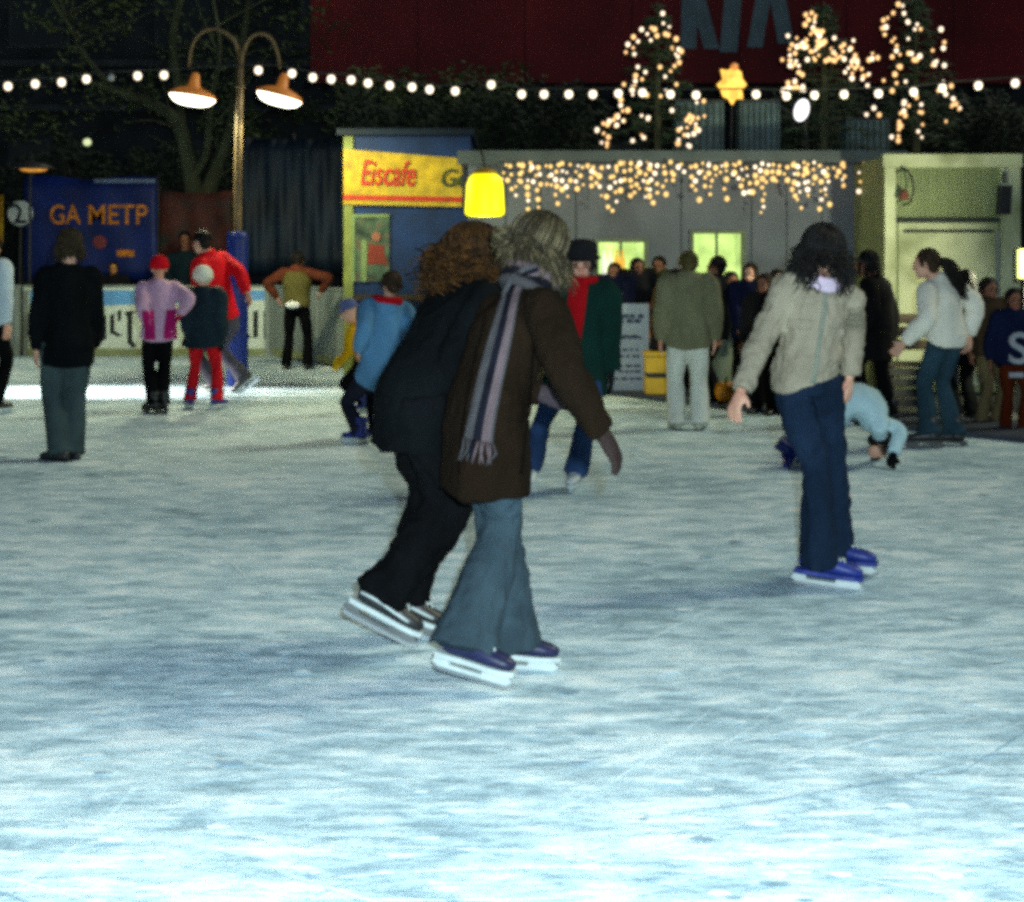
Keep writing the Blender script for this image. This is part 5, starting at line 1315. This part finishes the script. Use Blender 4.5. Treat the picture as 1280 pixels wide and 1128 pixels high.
# --- 11. light blue jacket
J = skel(468, 556, 1.46, -30, d=11.4, pel=(472, 466, 0), nb=(483, 380, 0), hc=(489, 356, -.02), aL=(449, 538, -.1), aR=(470, 534, .1), wL=(449, 438, -.1), wR=(505, 440, .1), tL=(-30, 0), tR=(-20, 0))
p, t = simple('person in light blue jacket with red scarf half hidden behind the black jacket', SKATERS, J, cloth('sky_nylon', srgb(84, 130, 168), .25, 5, .6), cloth('slate_trouser', srgb(30, 32, 44)),
       dict(mat=H_BROWN, n=90, length=.05, seed=8), topkw=dict(hem=.08, puff=.024, hood=.9), legkw=dict(flare=.08), boots=BLUE_S)
c = J['nb'] + J['u2'] * .03; mb = MB(); mb.tube([c + J['r2'] * (.1 * math.cos(a)) + J['f2'] * (.1 * math.sin(a)) for a in [i * math.pi / 8 for i in range(17)]], [.034] * 17, seg=8); mb.build('scarf', cloth('crimson_scarf', srgb(170, 16, 30)), p, True)
# --- 12. olive jacket man
J = skel(860, 538, 1.585, 3, False, d=12.25, hc=(861, 331, 0), wR=(893, 424, .04), wL=(826, 424, .05), stance=.062, tL=(-12, 0), tR=(14, 0))
simple('person in olive jacket and pale baggy trousers standing with back to the camera', SKATERS, J, cloth('olive_jacket', srgb(112, 110, 84), .25), cloth('pale_trouser', srgb(206, 208, 196), .15),
       dict(mat=hairm('olive_hair', srgb(74, 66, 34)), n=80, length=.015, seed=9), topkw=dict(hem=.11, puff=.032, flare=.01, arm=1.05, hood=1.0), legkw=dict(flare=.10, knee=.082, thigh=.1), boots=surf('pale_shoe', srgb(170, 172, 160), .6), blade=False)
# --- 13. white jacket girl
J = skel(1178, 560, 1.645, -42, d=11.15, pel=(1183, 418, 0), nb=(1172, 352, -.05), hc=(1157, 330, -.1), hpitch=-12, hyaw=-30, aL=(1162, 540, -.06), aR=(1192, 540, .1), kpL=(-.25, .95, 0), kpR=(-.25, .95, 0), wL=(1131, 428, -.25), wR=(1212, 420, .02), tL=(-30, 0), tR=(-22, 0), epR=(.8, .2, 0))
p, t = simple('person in short white jacket and dark teal jeans with a long brown ponytail', SKATERS, J, cloth('white_jacket', srgb(226, 222, 208), .14, 5, .8), denim('teal_denim', srgb(48, 72, 86, .75)),
       dict(mat=H_BROWN, n=110, length=.03, seed=10, frontgap=58), sole=BLACK_L, topkw=dict(hem=.05, puff=.024), legkw=dict(flare=.095))
mb = MB(); q = random.Random(3)
for i in range(70):
    a = head_pt(J, q.uniform(-.03, .03), -.10, q.uniform(-.01, .04)); e = W(1203 + q.uniform(-9, 9), 362 + q.uniform(-12, 16), 11.05)
    mb.tube([a, a.lerp(e, .45) + Vector((q.uniform(-.02, .02), q.uniform(-.03, .03), .06)), e], [.008, .009, .003], seg=4, sub=3)
mb.build('ponytail', H_DARK, p, True)
# --- 14. long dark coat
J = skel(1095, 529, 1.67, -55, d=12.7, hc=(1083, 330, 0), nb=(1094, 352, .02), aL=(1080, 514, -.1), aR=(1112, 518, .1), wL=(1072, 420, -.1), wR=(1112, 430, .05), tL=(-20, 0), tR=(-10, 0))
simple('person in long black coat with brown face turned left behind the pale jacket', SKATERS, J, cloth('long_black', (.005, .005, .006)), DARK_T,
       dict(mat=H_BLACK, n=120, length=.16, seed=11), SKD, topkw=dict(hem=.38, flare=.02, puff=.02), legkw=dict(flare=.075), fc=True, tname='coat')
# --- 15. fallen child
J = skel(1050, 583, 1.36, 90, d=10.15, pel=(1036, 524, 0), nb=(1101, 528, -.02), hc=(1100, 556, 0), hpitch=-70, aL=(985, 566, -.1), aR=(988, 562, .18), tL=(-180, -60), tR=(-180, -60), wL=(1117, 568, -.12), wR=(1096, 568, .2), kpL=(.3, 0, -1), kpR=(.3, 0, -1), epL=(.9, 0, .3), epR=(.9, 0, .3))
J['wst'] = W(1056, 503, 10.15); J['che'] = W(1083, 505, 10.15)
simple('child in pale teal jacket fallen on hands and knees behind the dark jeans', SKATERS, J, cloth('teal_nylon', srgb(178, 206, 214), .15, 5, .7), cloth('royal_trouser', srgb(30, 46, 120)),
       dict(mat=H_BLACK, n=90, length=.08, seed=12), topkw=dict(hem=.04, puff=.026, arm=.72, skirtdir=(-1, 0, -.2)), legkw=dict(flare=.07), boots=BLUE_S, gl=BLACK_C)
# --- 16. pale jacket cut by the left edge
J = skel(-14, 518, 1.66, 25, d=13.4, wR=(8, 408, -.08), stance=.05)
simple('person in pale blue jacket and black trousers cut off by the left picture edge', SKATERS, J, cloth('ice_nylon', srgb(190, 206, 216), .12, 5, .7), DARK_T, dict(mat=H_BROWN, n=60, length=.03, seed=13), topkw=dict(hem=.02, puff=.03), legkw=dict(flare=.075))

# --- spectators
SN = 40
def spec(label, px, hy, d, H, yaw, coat, hm=H_DARK, hl=.05, skin=SK, legs=DARK_T, z0=0.0, fc=True, **kw):
    global SN
    SN += 1
    foot = HY + EYE * F / d
    k = dict(hc=(px + kw.pop('hdx', 0), hy, 0)) ; k.update({a: kw.pop(a) for a in list(kw) if a in ('wR', 'wL', 'armfwd', 'armout', 'hyaw', 'hpitch', 'epR', 'epL', 'pel', 'aL', 'aR', 'kpL', 'kpR')})
    J = skel(px, foot, H, yaw, False, d=d, **k)
    return simple(label, SPECT, J, coat, legs, dict(mat=hm, n=80, length=hl, seed=SN, mats2=[H_DARK]), skin, topkw=dict(dict(hem=.12, puff=.03), **kw.pop('tk', {})), legkw=dict(flare=.08), fc=fc, blade=False, vox=.016, seedh=SN, vb=.011, **kw)
nv, bk, br = cloth('navy_nylon', srgb(22, 26, 50)), cloth('black_nylon_b', (.012, .012, .014)), cloth('brown_jacket', srgb(62, 50, 36))
p, t = spec('spectator in dark navy jacket and red collar with a white glint by the notice board', 768, 341, 15.9, 1.52, 190, nv, H_BROWN, .04, SKD, wL=(773, 382, -.35), wR=(750, 400, -.2))
c = t.parent.location
spec('spectator with black hair and pale scarf leaning behind the notice board', 797, 335, 16.1, 1.56, 165, bk, H_BLACK, .1, SKD, armfwd=.12)
sc = bpy.data.objects[p.name]
spec('spectator with dark cropped hair standing between notice board and olive jacket', 824, 333, 16.2, 1.58, 200, cloth('moss_jacket', srgb(50, 54, 30)), H_BLACK, .0, SKD)
spec('spectator in black jacket in front of the right lit window, facing left', 895, 334, 14.2, 1.53, -70, bk, H_BLACK, .02, SKD, wL=(897, 425, -.3))
spec('spectator with long brown hair and dark jacket between table and pale jacket', 938, 343, 14.0, 1.48, 205, nv, H_BROWN, .2, SK, wR=(925, 420, -.2))
spec('spectator in dark brown jacket mostly hidden behind the pale grey sleeve', 972, 350, 14.6, 1.42, 170, br, H_DARK, .12)
spec('spectator with dark hair behind the white jacket, seen over its shoulder', 1206, 352, 13.0, 1.44, -20, bk, H_DARK, .12, fc=False)
spec('spectator in tan trousers and brown jacket beside the bench', 1236, 362, 12.6, 1.32, 160, br, H_DARK, .05, SKD, legs=cloth('tan_trouser', srgb(96, 84, 60)))
p, t = spec('child in navy jersey with a white S shaped mark at the right edge', 1268, 375, 12.1, 1.22, 184, cloth('navy_jersey', srgb(20, 28, 56, .8)), H_BLACK, .03, SKD, legs=cloth('orange_trouser', srgb(120, 50, 24, .35)))
hit = W(1262, 462, 11.86)
mb = MB(); text_mesh(mb, 'S', (W(1259, 454, 11.885), (1, 0, 0), UP, (0, -1, 0)), 38 / F * 12, .02, 0, 1.1); mb.bx(X(1261, 11.88), X(1279, 11.88), 11.865, 11.885, Z(472, 11.88), Z(466, 11.88)); mb.build('jersey_mark', surf('print_white', srgb(150, 154, 164), .6), p)
spec('spectator with orange face behind the white barrier left of the lilac jacket', 142, 336, 22.9 - .6, 1.43, 175, bk, H_DARK, .02, surf('orange_skin', srgb(214, 150, 84), .6))  # this face simply has an orange skin colour
spec('tall spectator in dark teal coat behind the barrier near the red hat', 231, 300, 22.3, 1.84, 170, cloth('deep_teal', srgb(24, 40, 46)), H_BLACK, .02, SKD, fc=False)
for a in ((782, 348, 16.5, 1.45, 150, nv, H_BROWN, .1, 'spectator with brown hair squeezed between the two nearest the notice board'),
          (811, 347, 16.6, 1.46, 210, bk, H_DARK, .0, 'spectator in black behind the red and yellow post'),
          (845, 349, 15.4, 1.42, 185, br, H_BLACK, .08, 'spectator in dark brown jacket peeking out left of the olive jacket man'),
          (914, 352, 15.3, 1.40, 160, bk, H_DARK, .0, 'spectator in black standing behind the grey round table'),
          (956, 356, 13.5, 1.36, 220, bk, H_BROWN, .14, 'spectator in black jacket right beside the long brown haired one'),
          (1222, 372, 13.3, 1.30, 200, br, H_DARK, .02, 'spectator in brown jacket just right of the white jacket elbow')):
    spec(a[8], a[0], a[1], a[2], a[3], a[4], a[5], a[6], a[7], SKD)
for i, (px, py, d, lab) in enumerate(((772, 374, 15.5, 'white shape standing in for a flash glint above the notice board'), (895, 419, 13.75, 'white shape standing in for a flash glint between olive jacket and dark spectator'))):
    cp = thing('glint_cup', W(px, py + 5, d), lab, 'glint_cup', 'white shapes standing in for flash glints')  # bright white shape added in place of a flash glint
    mb = MB(); mb.lathe(W(px, py + 6, d), [(.034, 0), (.036, .004), (.047, .095), (.05, .1)], 14); mb.build('glint_body', surf('glint_white', (.88, .88, .86), .5), cp, True)
    mb = MB(); mb.lathe(W(px, py + 6, d) + UP * .101, [(.051, 0), (.053, .004), (.05, .012), (.044, .014)], 14); mb.build('glint_lid', surf('glint_lid_white', (.86, .86, .86), .4), cp, True)
